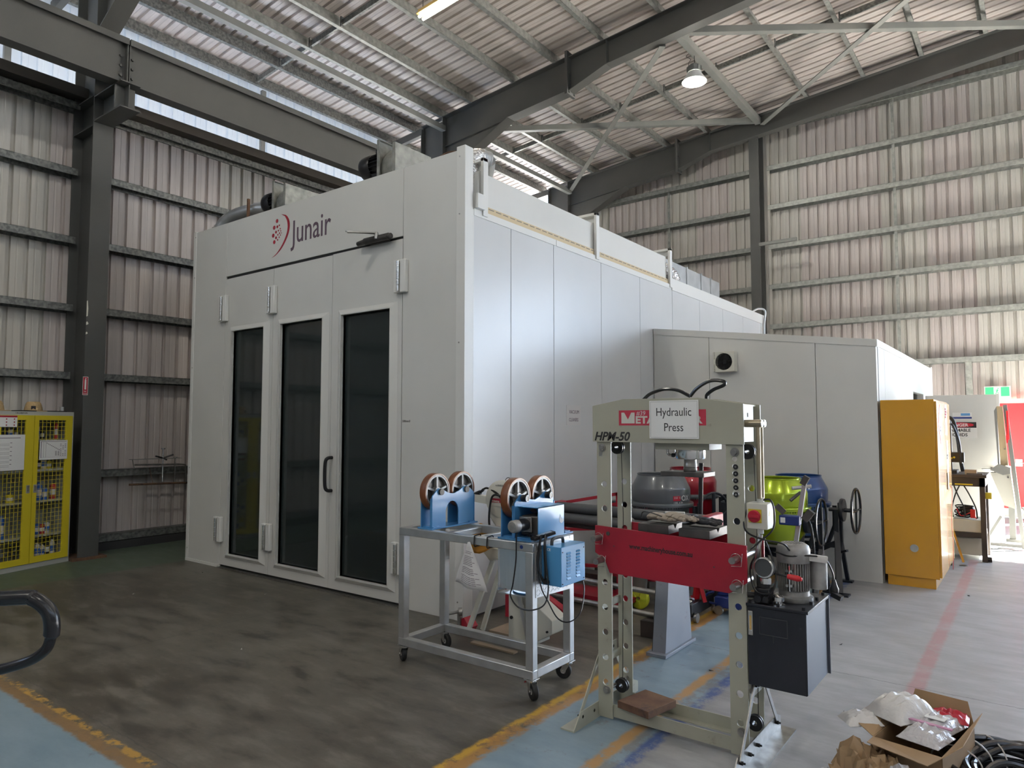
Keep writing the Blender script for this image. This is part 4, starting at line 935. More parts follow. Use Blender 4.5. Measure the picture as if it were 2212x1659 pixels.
# bolts and cable pulleys
for x, z in ((-1.940, 1.478), (-1.193, 1.470), (-1.922, .160), (-1.183, .125)):
    mb = MB(); mb.cyl((x, YFp-.004, z), (x, YFp, z), .022, 20); mb.cyl((x, YFp-.014, z), (x, YFp-.004, z), .014, 6); mb.cyl((x, YFp, z), (x, YRp+.03, z), .011, 10); mb.build('bolt', 'steel', pr)
for x, z in ((-1.915, 1.478), (-1.175, 1.470), (-1.90, .16), (-1.165, .14)):
    mb = MB(); mb.lathe((x+.01, 3.52, z), XA if 0 else YA, [(.012, 0), (.038, 0), (.038, .008), (.028, .014), (.038, .020), (.038, .028), (.012, .028)], 24, closed=True); mb.build('pulley', 'black', pr)
mb = MB()
for x in (-1.888, -1.140): mb.tube([(x, 3.545, 1.47), (x+.006, 3.55, 1.1), (x-.004, 3.545, .16)], .002, 5)
mb.build('steel_cable', 'black', pr)
# red bed plates, cross pins and clips
redp = [(-1.978, 1.048), (-1.137, 1.020), (-1.137, .843), (-1.225, .782), (-1.888, .798), (-1.918, .868), (-1.978, .90)]
MB().prism(redp, 1, YFp-.022, YFp-.010).build('bed_plate', 'press_red', pr, smooth=False, bevel=.001)
MB().prism(redp, 1, YRp+.011, YRp+.023).build('bed_plate', 'press_red', pr, smooth=False, bevel=.001)
mb = MB()
for x in (-1.80, -1.56, -1.34): mb.box(x-.006, x+.006, YFp-.01, YRp+.01, .84, .95)
mb.build('bed_web', 'press_red', pr, smooth=False)
text('www.machineryhouse.com.au', .034, (-1.766, YFp-.0225, .943), (1, 0, -.020), ZA, 'ink', pr, bold=.0009, sx=.865, depth=.0003, sy=1.1)
for x, z, dz in ((-1.945, .985, 0), (-1.930, .865, 0), (-1.183, .955, 0), (-1.180, .830, 0)):
    mb = MB(); mb.cyl((x, YFp-.10, z), (x, YRp+.06, z), .0165, 18); pn = mb.build('bed_pin', 'steel', pr)
    mb = MB(); c = Vector((x, YFp-.04, z)); mb.tube(arc(c+Vector((.0, 0, .0)), .026, -.5, 3.6, 12), .0016, 5); mb.tube([c+Vector((.026, 0, .02)), c+Vector((.035, -.01, .03)), c+Vector((.03, -.015, -.03)), c+Vector((-.02, -.01, -.035))], .0016, 5); mb.build('pin_clip', 'chrome', pn)
mb = MB(); mb.cyl((-1.895, YFp-.026, 1.01), (-1.895, YFp-.022, 1.01), .011, 16)
for x, z in ((-1.86, .945), (-1.30, .90)): mb.cyl((x, YFp-.0235, z), (x, YFp-.022, z), .004, 8)
mb.build('plate_bolt', 'dark_steel', pr)
mb = MB(); mb.box(-1.962, -1.940, YFp-.0006, YFp, 1.43, 1.455); mb.build('number_tag', 'steel', pr, smooth=False)
for k, ch_ in enumerate('HPUTD'):
    z = 1.41-.034*k-.012; mb = MB(); mb.cyl((-1.190, YFp-.004, z), (-1.190, YFp+.002, z), .0125, 18); o = mb.build('bolt_head', 'black', pr); MB().cyl((-1.190, YFp-.0046, z), (-1.190, YFp-.004, z), .005, 8).build('socket', 'steel', o)
# base: two angle rails, outrigger feet with braces
mb = MB(); mb.prism([(-1.888, .02), (-1.238, .02), (-1.238, .085), (-1.888, .085)], 1, YFp+.012, YFp+.018); mb.build('base_rail', 'press_paint', pr, smooth=False)
mb = MB(); mb.prism([(-1.888, .02), (-1.238, .02), (-1.238, .085), (-1.888, .085)], 1, YRp-.006, YRp); mb.box(-1.888, -1.238, YFp+.018, YFp+.05, .02, .026); mb.box(-1.888, -1.238, YRp-.05, YRp-.006, .02, .026); mb.build('base_rail', 'press_paint', pr, smooth=False)
for s, xl, m_ in ((-1, -1.978, 'press_paint'), (1, -1.146, 'steel')):
    mb = MB(); mb.box(xl, xl+s*.085, 3.17, 3.90, 0, .008); mb.prism([(3.20, .006), (3.17, .008), (3.235, .085), (3.84, .085), (3.90, .06), (3.90, .006)], 0, xl, xl+s*.006); mb.build('foot_angle', m_, pr, smooth=False)
    mb = MB(); mb.obox((xl+s*.012, 3.25, .06), (xl+s*.012, 3.47, .34), .026, .005, (1, 0, 0)); mb.obox((xl+s*.012, 3.82, .06), (xl+s*.012, 3.61, .34), .026, .005, (1, 0, 0)); mb.build('foot_brace', m_, pr, smooth=False)
    mb = MB(); mb.box(xl, xl+s*.006, 3.44, 3.64, .31, .37); mb.build('brace_plate', m_, pr, smooth=False)
    mb = MB()
    for y, z in ((3.48, .34), (3.60, .34), (3.26, .055), (3.38, .05), (3.50, .05), (3.81, .055)): mb.cyl((xl, y, z), (xl+s*.022, y, z), .010, 6); mb.cyl((xl, y, z), (xl+s*.032, y, z), .005, 8)
    mb.build('foot_bolt', 'black', pr)
# hoses over the head
cable([(-1.745, 3.54, 1.745), (-1.70, 3.54, 1.778), (-1.62, 3.54, 1.800), (-1.54, 3.54, 1.792), (-1.47, 3.54, 1.758)], .0095, 'black hydraulic hose arching over the left half of the press head', 'hose_gloss', 9, 'hose', nm='hydraulic_hose')
cable([(-1.47, 3.54, 1.758), (-1.43, 3.54, 1.80), (-1.36, 3.54, 1.836), (-1.29, 3.54, 1.832), (-1.285, 3.54, 1.812), (-1.34, 3.54, 1.79), (-1.375, 3.54, 1.765), (-1.38, 3.54, 1.742)], .0095, 'glossy hose looping back above the right half of the press head', 'hose_gloss', 9, 'hose', nm='hydraulic_hose')
# rigid pipes down the right side, switch box
pi = root('hydraulic_pipe', (-1.08, 3.5, 1.2), 'pair of brassy rigid pipes running down the outer side of the press', 'pipe')
for dy in (0, .045):
    mb = MB(); mb.cyl((-1.09, 3.46+dy, 1.245), (-1.09, 3.46+dy, 1.60), .011, 14); mb.build('pipe', 'brass_pipe', pi)
    mb = MB(); mb.cyl((-1.155, 3.46+dy, 1.612), (-1.072, 3.46+dy, 1.612), .019, 16); mb.build('pipe_elbow', 'brass_pipe', pi)
    mb = MB(); mb.cyl((-1.073, 3.46+dy, 1.612), (-1.068, 3.46+dy, 1.612), .017, 16); mb.build('pipe_cap', 'chrome', pi)
MB().cyl((-1.09, 3.48, 1.225), (-1.09, 3.48, 1.25), .016, 12).build('cable_gland', 'trim_white', pi)
sb = root('switch_box', (-1.09, 3.45, 1.1), 'cream isolator box with red rotary switch on the press side', 'switch box')
B(-1.145, -1.045, 3.43, 3.53, 1.10, 1.225).build('box', 'cream', sb, bevel=.004)
B(-1.134, -1.072, 3.427, 3.43, 1.132, 1.196).build('switch_plate', 'can_yellow', sb, smooth=False)
mb = MB(); mb.lathe((-1.104, 3.427, 1.163), (0, -1, 0), [(.001, 0), (.030, 0), (.030, .012), (.026, .016), (.001, .016)], 26); mb.box(-1.128, -1.08, 3.402, 3.412, 1.156, 1.170); mb.build('rotary_knob', 'red_knob', sb, bevel=.002)
mb = MB(); mb.prism([(3.455, 1.165), (3.485, 1.165), (3.470, 1.19)], 0, -1.045, -1.0444); mb.build('warning_triangle', 'can_yellow', sb, smooth=False)
MB().cyl((-1.09, 3.47, 1.075), (-1.09, 3.47, 1.10), .014, 12).build('cable_gland', 'trim_white', sb)
# oil tank with pump set, hanging on the right leg
tk = root('oil_tank', (-1.0, 3.58, .36), 'black steel oil tank with electric pump bolted to the press leg', 'hydraulic tank')
tx0, tx1, ty0, ty1, tz0, tz1 = -1.142, -.872, 3.405, 3.80, .365, .735
B(tx0, tx1-.002, ty0, ty1, tz0, tz1).build('tank_body', 'tank_black', tk, bevel=.004)
mb = MB(); mb.box(tx1-.002, tx1, ty0+.004, ty1-.004, tz0+.004, tz1-.004); mb.box(tx1-.002, tx1+.012, ty1-.006, ty1, tz0, tz1+.012); mb.build('side_panel', 'lit_tank_side', tk, smooth=False)  # tank side towards the door: daylight painted in as a lighter colour
B(tx0-.005, tx1+.01, ty0-.006, ty1+.006, tz1, tz1+.014).build('lid', 'tank_black', tk, bevel=.002)
mb = MB()
for x, y in ((-1.13, 3.415), (-1.0, 3.415), (-.885, 3.415), (-.885, 3.55), (-.885, 3.66), (-.885, 3.78), (-1.13, 3.78)): mb.cyl((x, y, tz1+.014), (x, y, tz1+.028), .008, 6)
mb.build('lid_bolt', 'black', tk)
mb = MB(); mb.prism([(-1.136, .60), (-1.114, .60), (-1.114, .715), (-1.136, .715)], 1, ty0-.008, ty0, holes=[[(-1.130, .625), (-1.120, .625), (-1.120, .692), (-1.130, .692)][::-1]]); sgt = mb.build('sight_gauge', 'chrome', tk, bevel=.002)
B(-1.130, -1.120, ty0-.005, ty0-.001, .625, .692).build('sight_glass', 'amber_cover', sgt, smooth=False)
mb = MB()
for a in ((-1.085, -.955, .690, .693), (-1.085, -.955, .610, .613), (-1.085, -1.082, .610, .693), (-.958, -.955, .610, .693), (-1.022, -1.02, .58, .61)): mb.box(a[0], a[1], ty0-.003, ty0+.001, a[2], a[3])
mb.build('plate_outline', 'pedestal_dark', tk, smooth=False)
# electric motor
mx_, my_, mz = -.975, 3.60, tz1+.014
mo = root('electric_motor', (mx_, my_, mz), 'silver finned electric motor standing upright on the black tank', 'motor')
mb = MB(); mb.lathe((mx_, my_, mz), ZA, [(.001, 0), (.085, 0), (.088, .004), (.088, .022), (.072, .028), (.070, .05), (.074, .055), (.001, .055)], 36); mb.build('flange', 'wheel_alu', mo)
mb = MB(); mb.cyl((mx_, my_, mz+.055), (mx_, my_, mz+.185), .058, 30); mb.build('stator', 'steel', mo)
mb = MB()
for k in range(36):
    a = 2*PI*k/36; d = Vector((math.cos(a), math.sin(a), 0)); mb.obox(Vector((mx_, my_, mz+.055))+d*.066, Vector((mx_, my_, mz+.185))+d*.066, .0032, .018, tuple(d))
mb.build('cooling_fin', 'wheel_alu', mo, smooth=False, kind='stuff')
mb = MB(); mb.lathe((mx_, my_, mz+.185), ZA, [(.001, 0), (.076, 0), (.078, .003), (.078, .062), (.072, .080), (.055, .092), (.001, .092)], 36); mb.build('fan_cover', 'wheel_alu', mo)
mb = MB()
for i in range(-4, 5):
    for j in range(-4, 5):
        if i*i+j*j < 17: mb.cyl((mx_+i*.0115, my_+j*.0115, mz+.2768), (mx_+i*.0115, my_+j*.0115, mz+.2776), .0035, 6)
mb.build('vent_hole', 'black', mo, smooth=False, kind='stuff')
mb = MB(); mb.box(mx_-.016, mx_+.016, my_-.082, my_-.062, mz+.145, mz+.158); mb.box(mx_-.016, mx_+.016, my_-.082, my_-.062, mz+.075, mz+.088); mb.cyl((mx_, my_-.078, mz+.055), (mx_, my_-.078, mz+.178), .006, 8); mb.build('clamp', 'chrome', mo)
mb = MB(); mb.cyl((mx_+.10, my_+.055, mz+.06), (mx_+.10, my_+.055, mz+.20), .042, 24); mb.lathe((mx_+.10, my_+.055, mz+.20), ZA, [(.042, 0), (.036, .008), (.001, .010)], 24); mb.build('capacitor', 'wheel_alu', mo)
mb = MB(); mb.obox((mx_+.06, my_+.0, mz+.215), (mx_+.15, my_+.03, mz+.205), .03, .03); mb.build('wire_label', 'poly_white', mo)
cable([(mx_-.065, my_-.06, mz+.235), (mx_+.0, my_-.085, mz+.224), (mx_+.075, my_-.03, mz+.226), (mx_+.135, my_+.03, mz+.21), (mx_+.165, my_+.05, mz+.15), (mx_+.17, my_+.06, mz+.10)], .0045, 'black power cord running round the silver motor to its plug')
mb = MB(); mb.lathe((mx_+.17, my_+.06, mz+.04), (0, 0, 1), [(.001, 0), (.020, .002), (.022, .025), (.014, .045), (.008, .07), (.001, .07)], 14); mb.obox((mx_+.165, my_+.04, mz+.045), (mx_+.21, my_+.03, mz+.03), .03, .022); mb.build('plug', 'black', label='black mains plug hanging beside the silver motor capacitor', cat='plug', group=None)
cable([(-1.09, 3.48, 1.235), (-1.04, 3.47, 1.24), (-1.02, 3.46, 1.18), (-1.03, 3.46, 1.10), (-1.09, 3.45, 1.04), (-1.13, 3.43, 1.0)], .0045, 'black cable from the top of the cream switch box down its side')
cable([(-1.145, 3.44, 1.19), (-1.155, 3.42, 1.12), (-1.13, 3.41, 1.08), (-1.06, 3.42, 1.055), (-.99, 3.48, 1.035), (-.97, 3.52, 1.0)], .0045, 'black cable curving left of the switch box towards the motor')
# valve block, gauge, lever, filler cap
vb = root('valve_block', (-1.07, 3.47, tz1+.014), 'black valve block with red lever in front of the motor', 'valve')
mb = MB(); mb.box(-1.115, -1.045, 3.43, 3.51, tz1+.014, tz1+.085); mb.build('block', 'black', vb, bevel=.004)
mb = MB(); mb.cyl((-1.078, 3.465, tz1+.085), (-1.078, 3.465, tz1+.165), .026, 18); mb.cyl((-1.115, 3.45, tz1+.045), (-1.15, 3.44, tz1+.045), .014, 12); mb.cyl((-1.09, 3.43, tz1+.04), (-1.09, 3.40, tz1+.04), .017, 14); mb.cyl((-1.055, 3.43, tz1+.04), (-1.055, 3.405, tz1+.04), .014, 14); mb.build('valve_body', 'black', vb)
mb = MB(); mb.lathe((-1.068, 3.455, tz1+.105), ZA, [(.022, 0), (.028, .002), (.028, .028), (.022, .030)], 8, closed=True); mb.build('collar', 'chrome', vb)
mb = MB(); mb.cyl((-1.075, 3.45, tz1+.165), (-.93, 3.42, tz1+.158), .0055, 10); lv = mb.build('lever', 'black', vb)
mb = MB(); mb.lathe((-.955, 3.425, tz1+.159), Vector((.145, -.03, -.007)), [(.001, 0), (.012, .002), (.0135, .02), (.014, .05), (.008, .068), (.001, .070)], 16); mb.build('lever_grip', 'red_plain', lv)
pg = root('pressure_gauge', (-1.06, 3.40, .88), 'round black pressure gauge beside the silver motor', 'gauge')
gd = Vector((-.10, -1, .08)).normalized(); gc = Vector((-1.060, 3.405, .925))
mb = MB(); mb.lathe(gc, -gd, [(.042, -.004), (.048, 0), (.048, .025), (.042, .030), (.001, .030)], 36); mb.lathe(gc, -gd, [(.042, -.004), (.042, .003), (.001, .003)], 36); mb.build('gauge_case', 'pedestal_dark', pg)
mb = MB(); mb.lathe(gc, -gd, [(.042, -.004), (.0485, -.001), (.0485, .006), (.044, .006), (.0415, 0)], 36, closed=True); mb.build('bezel', 'chrome', pg)
mb = MB(); mb.cyl(gc-gd*.02+Vector((0, 0, -.045)), (-1.068, 3.45, tz1+.165), .008, 8); mb.build('stem', 'black', pg)
mb = MB(); mb.lathe((-1.005, 3.445, tz1+.014), ZA, [(.001, 0), (.030, 0), (.030, .006), (.018, .010), (.018, .018), (.027, .022), (.028, .040), (.018, .048), (.001, .050)], 26); mb.build('filler_cap', 'chrome', label='chrome filler breather cap on the front of the tank lid', cat='cap')
cable([(-1.09, 3.47, 1.075), (-1.10, 3.46, 1.0), (-1.13, 3.43, .92), (-1.12, 3.42, .84), (-1.09, 3.42, .80), (-1.03, 3.42, .81), (-1.01, 3.43, .88), (-1.03, 3.45, .96), (-1.075, 3.47, 1.06)], .0045, 'black cable looping around the pressure gauge below the switch box')
cable([(-1.115, 3.50, .80), (-1.125, 3.47, .90), (-1.10, 3.45, .985), (-1.09, 3.47, 1.07)], .011, 'grey flexible conduit rising behind the pressure gauge', 'steel', 8, 'conduit', nm='conduit')
# things lying on and in the press
rp = MB(); c4 = [(-1.850, 3.405), (-1.80, 3.640), (-1.60, 3.600), (-1.650, 3.365)]
rp.prism(c4, 2, .087, .125); rp.build('steel_block', 'rust', label='thick rusty square steel block on the press base rails', cat='steel block', bevel=.002)
mb = MB(); mb.prism([(3.44, 1.03), (3.62, 1.03), (3.62, 1.075), (3.55, 1.075), (3.53, 1.05), (3.51, 1.075), (3.44, 1.075)], 0, -1.735, -1.56); mb.build('support_block', 'dark_steel', label='dark steel support block under the left half of the gloves', cat='steel block', bevel=.002, group='steel support blocks on the press bed')
mb = MB(); mb.prism([(3.41, 1.03), (3.66, 1.03), (3.66, 1.072), (3.55, 1.072), (3.53, 1.05), (3.51, 1.072), (3.41, 1.072)], 0, -1.49, -1.325); mb.build('support_block', 'dark_steel', label='dark steel support block under the right half of the gloves', cat='steel block', bevel=.002, group='steel support blocks on the press bed')
mb = MB(); mb.obox((-1.66, 3.62, 1.10), (-1.56, 3.66, 1.10), .05, .05); mb.build('steel_block', 'alu', label='bright small steel block behind the gloves on the press bed', cat='steel block', bevel=.003)
def glove(c, ang, m, label, s=1.0, lift=.012):
    c = Vector(c); d = Vector((math.cos(ang), math.sin(ang), 0)); q = Vector((-d.y, d.x, 0))
    mb = MB(); rnd = random.Random(label)
    def blob(a, b, ra, rb, fl=.45):
        a, b = Vector(a), Vector(b); v = (b-a).normalized(); s1 = v.cross(Vector((0, 0, 1))).normalized(); s2 = s1.cross(v); N = 12; K = 7; vs = []
        for i in range(K+1):
            t = i/K; r = (ra*(1-t)+rb*t)*(math.sin(min(1, max(.0, (1-abs(2*t-1))*3))*PI/2)*.9+.1); p = a.lerp(b, t)+Vector((0, 0, rnd.uniform(-.003, .003)))
            vs += [p+s1*math.cos(2*PI*j/N)*r+s2*math.sin(2*PI*j/N)*r*fl for j in range(N)]
        mb.add(vs, [(i*N+j, i*N+(j+1) % N, (i+1)*N+(j+1) % N, (i+1)*N+j) for i in range(K) for j in range(N)]+[tuple(range(N)), tuple(range(K*N, K*N+N))])
    z = Vector((0, 0, lift))
    blob(c-d*.10*s+z, c-d*.02*s+z*1.4, .048*s, .043*s, .38); blob(c-d*.035*s+z, c+d*.055*s+z, .043*s, .046*s, .40)
    for k in range(4):
        o = q*(.033-.022*k)*s; L = (.055, .07, .068, .052)[k]*s; b_ = c+d*.04*s+o; tip = b_+d*L*1.3+q*(.012-.006*k)*s+Vector((0, 0, rnd.uniform(-.006, .008))); blob(b_+z, tip+z*.9, .0135*s, .011*s, .8)
    blob(c-d*.01*s+q*.035*s+z, c+d*.045*s+q*.075*s+z*.9, .016*s, .012*s, .8)
    g_ = mb.build('glove', m, label=label, cat='glove'); return g_
glove((-1.60, 3.50, 1.088), -.25, 'leather', 'worn tan leather work glove on the press bed', 1.05, .02)
glove((-1.50, 3.46, 1.100), -.6, 'leather', 'second tan work glove folded over the first on the press bed', .95, .022)
glove((-1.42, 3.50, 1.090), -.35, 'glove_black', 'black work glove draped over the right support block', 1.1, .02)
MB().tube(smoothpath([(-1.73, 3.47, 1.10), (-1.715, 3.46, 1.135), (-1.66, 3.45, 1.135), (-1.60, 3.45, 1.12)], 5), .003, 5).build('glove_cuff_cord', 'black', label='thin black cuff cord sticking up left of the gloves', cat='cord')

# ================================================================ MESH LOCKER (left)
def fr(O, u):                                        # local frame: t along the face, d inwards, z up
    O = Vector((*O, 0)); u = Vector((*u, 0)).normalized(); b = Vector((u.y, -u.x, 0))
    return lambda t, d, z: O+u*t+b*d+Vector((0, 0, z))
class LB(MB):
    def __init__(s, f): super().__init__(); s.fn = f
    def build(s, *a, **k):
        s.v = [tuple(s.fn(*v)) for v in s.v]; return super().build(*a, **k)
FL = fr((-9.2, 3.5), (.305, -.952))
LW, LH, LD = .95, 1.76, .42
lk = root('mesh_locker', FL(.47, .2, 0), 'grey chemical locker with two yellow wire mesh doors beside the column', 'locker')
mb = LB(FL)
mb.box(0, .02, 0, LD, .0, LH); mb.box(LW-.02, LW, 0, LD, 0, LH); mb.box(.02, LW-.02, 0, LD, LH-.02, LH); mb.box(.02, LW-.02, LD-.01, LD, 0, LH-.02); mb.box(.02, LW-.02, 0.0, LD-.01, 0, .055)
mb.box(.02, LW-.02, 0, .01, LH-.045, LH-.02)
mb.build('body', 'cab_grey', lk, smooth=False)
SH = (.10, .355, .745, 1.10, 1.44)
for z in SH: LB(FL).box(.022, LW-.022, .03, LD-.012, z-.022, z).build('shelf', 'cab_grey', lk, smooth=False)
for t0, t1, g0, g1 in ((.022, .483, .105, .432), (.489, .93, .585, .852)):
    d = LB(FL).prism([(t0, .06), (t1, .06), (t1, 1.715), (t0, 1.715)], 1, -.012, .006, holes=[[(g0, .13), (g1, .13), (g1, 1.662), (g0, 1.662)][::-1]]).build('door', 'mesh_yellow', lk, smooth=False)
    mb = LB(FL)
    n = 6 if g1-g0 > .3 else 5
    for k in range(1, n+1): mb.box(g0+(g1-g0)*k/(n+1)-.0018, g0+(g1-g0)*k/(n+1)+.0018, -.006, -.002, .13, 1.662)
    k = .13
    while k < 1.65: k += .047; mb.box(g0, g1, -.008, -.005, k-.0018, k+.0018)
    mb.build('wire_mesh', 'mesh_yellow', d, smooth=False, kind='stuff')
for t in (.452, .535): 
    h = LB(FL).box(t-.02, t+.02, -.016, -.011, .845, .935).build('latch_plate', 'alu', lk, smooth=False); LB(FL).box(t-.010, t+.010, -.018, -.0155, .865, .925).build('latch_recess', 'steel', h, smooth=False)
text('1-8-6-000TON', .022, FL(.70, -.0005, LH-.028), -(FL(1, 0, 0)-FL(0, 0, 0)), ZA, 'ink', lk)
def lsheet(t0, t1, z0, z1, m, label, body=None):
    o = LB(FL).box(t0, t1, -.018, -.0165, z0, z1).build('notice', m, label=label, cat='notice', smooth=False)
    if body:
        mb = LB(FL)
        for (a, b, c, d_) in body: mb.box(t0+(t1-t0)*a, t0+(t1-t0)*b, -.0188, -.018, z0+(z1-z0)*c, z0+(z1-z0)*d_)
        mb.build('printing', 'ink_grey', o, smooth=False)
    return o
rnd = random.Random(3)
bod = []
for i in range(11):                                  # stepping chart cells
    bod += [(.72-.055*i+.0, .72-.055*i+.045, .84-.05*i*.9, .865-.05*i*.9)] if i < 9 else []
for i in range(8):
    for j in range(3):
        if rnd.random() < .75: bod.append((.05+.085*j, .10+.085*j, .18+.085*i, .205+.085*i))
for i in range(5):
    for j in range(2): bod.append((.30+.09*j, .35+.09*j, .2+.05*i, .225+.05*i))
bod += [(.04, .96, .93, .95), (.94, .955, .08, .95), (.04, .955, .12, .125), (.86, .865, .12, .93), (.78, .785, .12, .93)]
lsheet(.083, .42, 1.21, 1.43, 'paper', 'white printed storage chart taped to the mesh door beside the column', bod)
bod = []
for i in range(6): bod += [(.50, .92, .74-.12*i, .745-.12*i), (.50, .92, .70-.12*i, .705-.12*i), (.86, .93, .765-.12*i, .78-.12*i), (.42, .48, .765-.12*i, .78-.12*i)]
bod.append((.15, .95, .90, .915))
lsheet(.592, .93, 1.11, 1.50, 'paper', 'large white paper form in a sleeve on the left mesh door', bod)
o = lsheet(.688, .93, 1.585, 1.71, 'paper', 'small hazard chart with a red heading on the left mesh door')
mb = LB(FL); mb.box(.689, .929, -.0188, -.018, 1.69, 1.709)
for i in range(3):
    for j in range(3):
        c, z = .72+j*.085, 1.605+i*.033; mb.prism([(c, z-.009), (c+.009, z), (c, z+.009), (c-.009, z)], 1, -.0188, -.018)
mb.build('printing', 'red_knob', o, smooth=False)
# cans and bottles on its shelves
names = {'can_yellow': 'yellow', 'can_blue': 'blue', 'can_white': 'white', 'can_red': 'red', 'glove_black': 'dark', 'mesh_yellow': 'yellow'}
lv = {1.44: 'top', 1.10: 'second', .745: 'middle', .355: 'fourth', .10: 'bottom'}
stock = [(1.44, .37, .025, .17, 'can_white', 'b'), (1.44, .31, .02, .12, 'glove_black', 'b'), (1.44, .14, .02, .20, 'can_red', 'b'), (1.44, .68, .03, .13, 'can_white', 'c'), (1.44, .615, .02, .14, 'glove_black', 'b'),
         (1.10, .40, .028, .13, 'can_red', 'c'), (1.10, .34, .028, .12, 'glove_black', 'c'), (1.10, .28, .03, .13, 'can_white', 'c'), (1.10, .22, .03, .10, 'can_yellow', 'c'),
         (.745, .40, .02, .16, 'can_white', 'b'), (.745, .325, .035, .20, 'can_blue', 'b'), (.745, .255, .03, .15, 'can_blue', 'c'), (.745, .15, .033, .19, 'can_red', 'c'), (.745, .80, .04, .16, 'can_yellow', 'c'), (.745, .87, .035, .14, 'can_yellow', 'c'), (.745, .655, .04, .10, 'can_yellow', 'c'),
         (.355, .41, .025, .17, 'can_white', 'b'), (.355, .33, .03, .13, 'can_blue', 'c'), (.355, .27, .03, .12, 'can_red', 'c'), (.355, .21, .03, .13, 'can_white', 'c'), (.355, .74, .035, .26, 'can_blue', 'b'), (.355, .82, .035, .15, 'can_blue', 'c'),
         (.10, .40, .03, .20, 'can_yellow', 'b'), (.10, .32, .03, .16, 'can_white', 'b'), (.10, .26, .028, .13, 'can_white', 'b'), (.10, .20, .03, .16, 'glove_black', 'b'), (.10, .14, .03, .17, 'can_white', 'b')]
seen = {}
for z, t, r, h, m_, k in stock:
    P = FL(t, .10, z); pr_ = [(.001, 0), (r, 0), (r, h*.82), (r*.9, h*.84), (r*.9, h*.87), (r*.55, h*.9)] + ([(r*.45, h), (.001, h)] if k == 'b' else [(r*.5, h*.92), (.001, h*.92)])
    q = root('bottle' if k == 'b' else 'spray_can', P, None, 'bottle' if k == 'b' else 'can')
    MB().lathe(P, ZA, pr_, 14).build('body', m_, q)
    MB().lathe(P+Vector((0, 0, h*.25)), ZA, [(r*1.01, 0), (r*1.01, h*.35)], 14).build('label_band', 'paper_dull' if m_ != 'can_white' else 'can_blue', q)
    side = 'behind the right mesh door' if t < .485 else 'behind the left mesh door'
    key = (names[m_], k, z, side); seen[key] = seen.get(key, 0)+1
    q['label'] = ('%s %s on the %s shelf %s' % (names[m_], 'bottle' if k == 'b' else 'can', lv[z], side)) + ('' if seen[key] == 1 else ', the %s from the column' % ('second', 'third', 'fourth')[seen[key]-2])
    q['group'] = 'cans and bottles on the locker shelves'
# on top of the locker: straw hats, cup, tray
def hat(P, label, s=1.0, badge=False):
    h = root('straw_hat', P, label, 'hat', 'straw hats on the mesh locker')
    MB().lathe(P, ZA, [(.17*s, .002), (.165*s, .010), (.10*s, .012), (.095*s, .05*s), (.082*s, .10*s), (.065*s, .125*s), (.03*s, .118*s), (.001, .112*s)], 28).build('crown_and_brim', 'straw', h)
    mb = MB()
    for k in range(7): mb.lathe(P, ZA, [((.098-.004*k)*s, .018+.0145*k*s), ((.100-.004*k)*s, .022+.0145*k*s), ((.096-.004*k)*s, .026+.0145*k*s)], 28)
    mb.build('straw_band', 'straw', h)
    if badge:
        d = (Vector((0, 0, 0))-Vector((P.x, P.y, 0))).normalized(); c = P+d*.094*s+Vector((0, 0, .045)); mb = MB(); mb.obox(c-Vector((0, 0, .02)), c+Vector((0, 0, .02)), .045, .004, tuple(d)); mb.build('badge', 'black', h, smooth=False)
hat(FL(.36, .19, LH), 'straw hat with a small black badge on the mesh locker', .92, True)
hat(FL(.80, .19, LH), 'plain straw hat at the left end of the mesh locker top', .92)
LB(FL).box(.05, .62, .05, .36, LH, LH+.012).build('tray', 'black', label='thin black tray under the hat on the locker', cat='tray', bevel=.002)
q = FL(.10, .07, LH+.012); MB().lathe(q, ZA, [(.001, 0), (.025, 0), (.028, .05), (.026, .05), (.023, .003)], 18).build('cup', 'alu', label='small metal cup at the right end of the locker top', cat='cup')
# fire extinguisher sign on the column
fs = MB().box(-9.15, -9.147, 3.562, 3.622, 1.968, 2.19).build('fire_sign', 'red_knob', label='narrow red fire extinguisher sign on the grey column', cat='sign', smooth=False)
mb = MB()
for a in ((3.562, 3.622, 2.184, 2.19), (3.562, 3.622, 1.968, 1.974), (3.562, 3.566, 1.968, 2.19), (3.618, 3.622, 1.968, 2.19)): mb.box(-9.147, -9.1465, *a)
mb.prism([(3.583, 2.035), (3.602, 2.035), (3.602, 2.150), (3.598, 2.158), (3.587, 2.158), (3.583, 2.150)], 0, -9.147, -9.1465); mb.box(-9.147, -9.1465, 3.587, 3.598, 2.160, 2.172); mb.box(-9.147, -9.1465, 3.596, 3.606, 2.166, 2.171)
mb.build('pictogram', 'paper', fs, smooth=False)
text('FIRE', .020, (-9.1465, 3.576, 2.005), YA, ZA, 'paper', fs, sx=.8); text('EXTINGUISHER', .012, (-9.1465, 3.566, 1.984), YA, ZA, 'paper', fs, sx=.58)
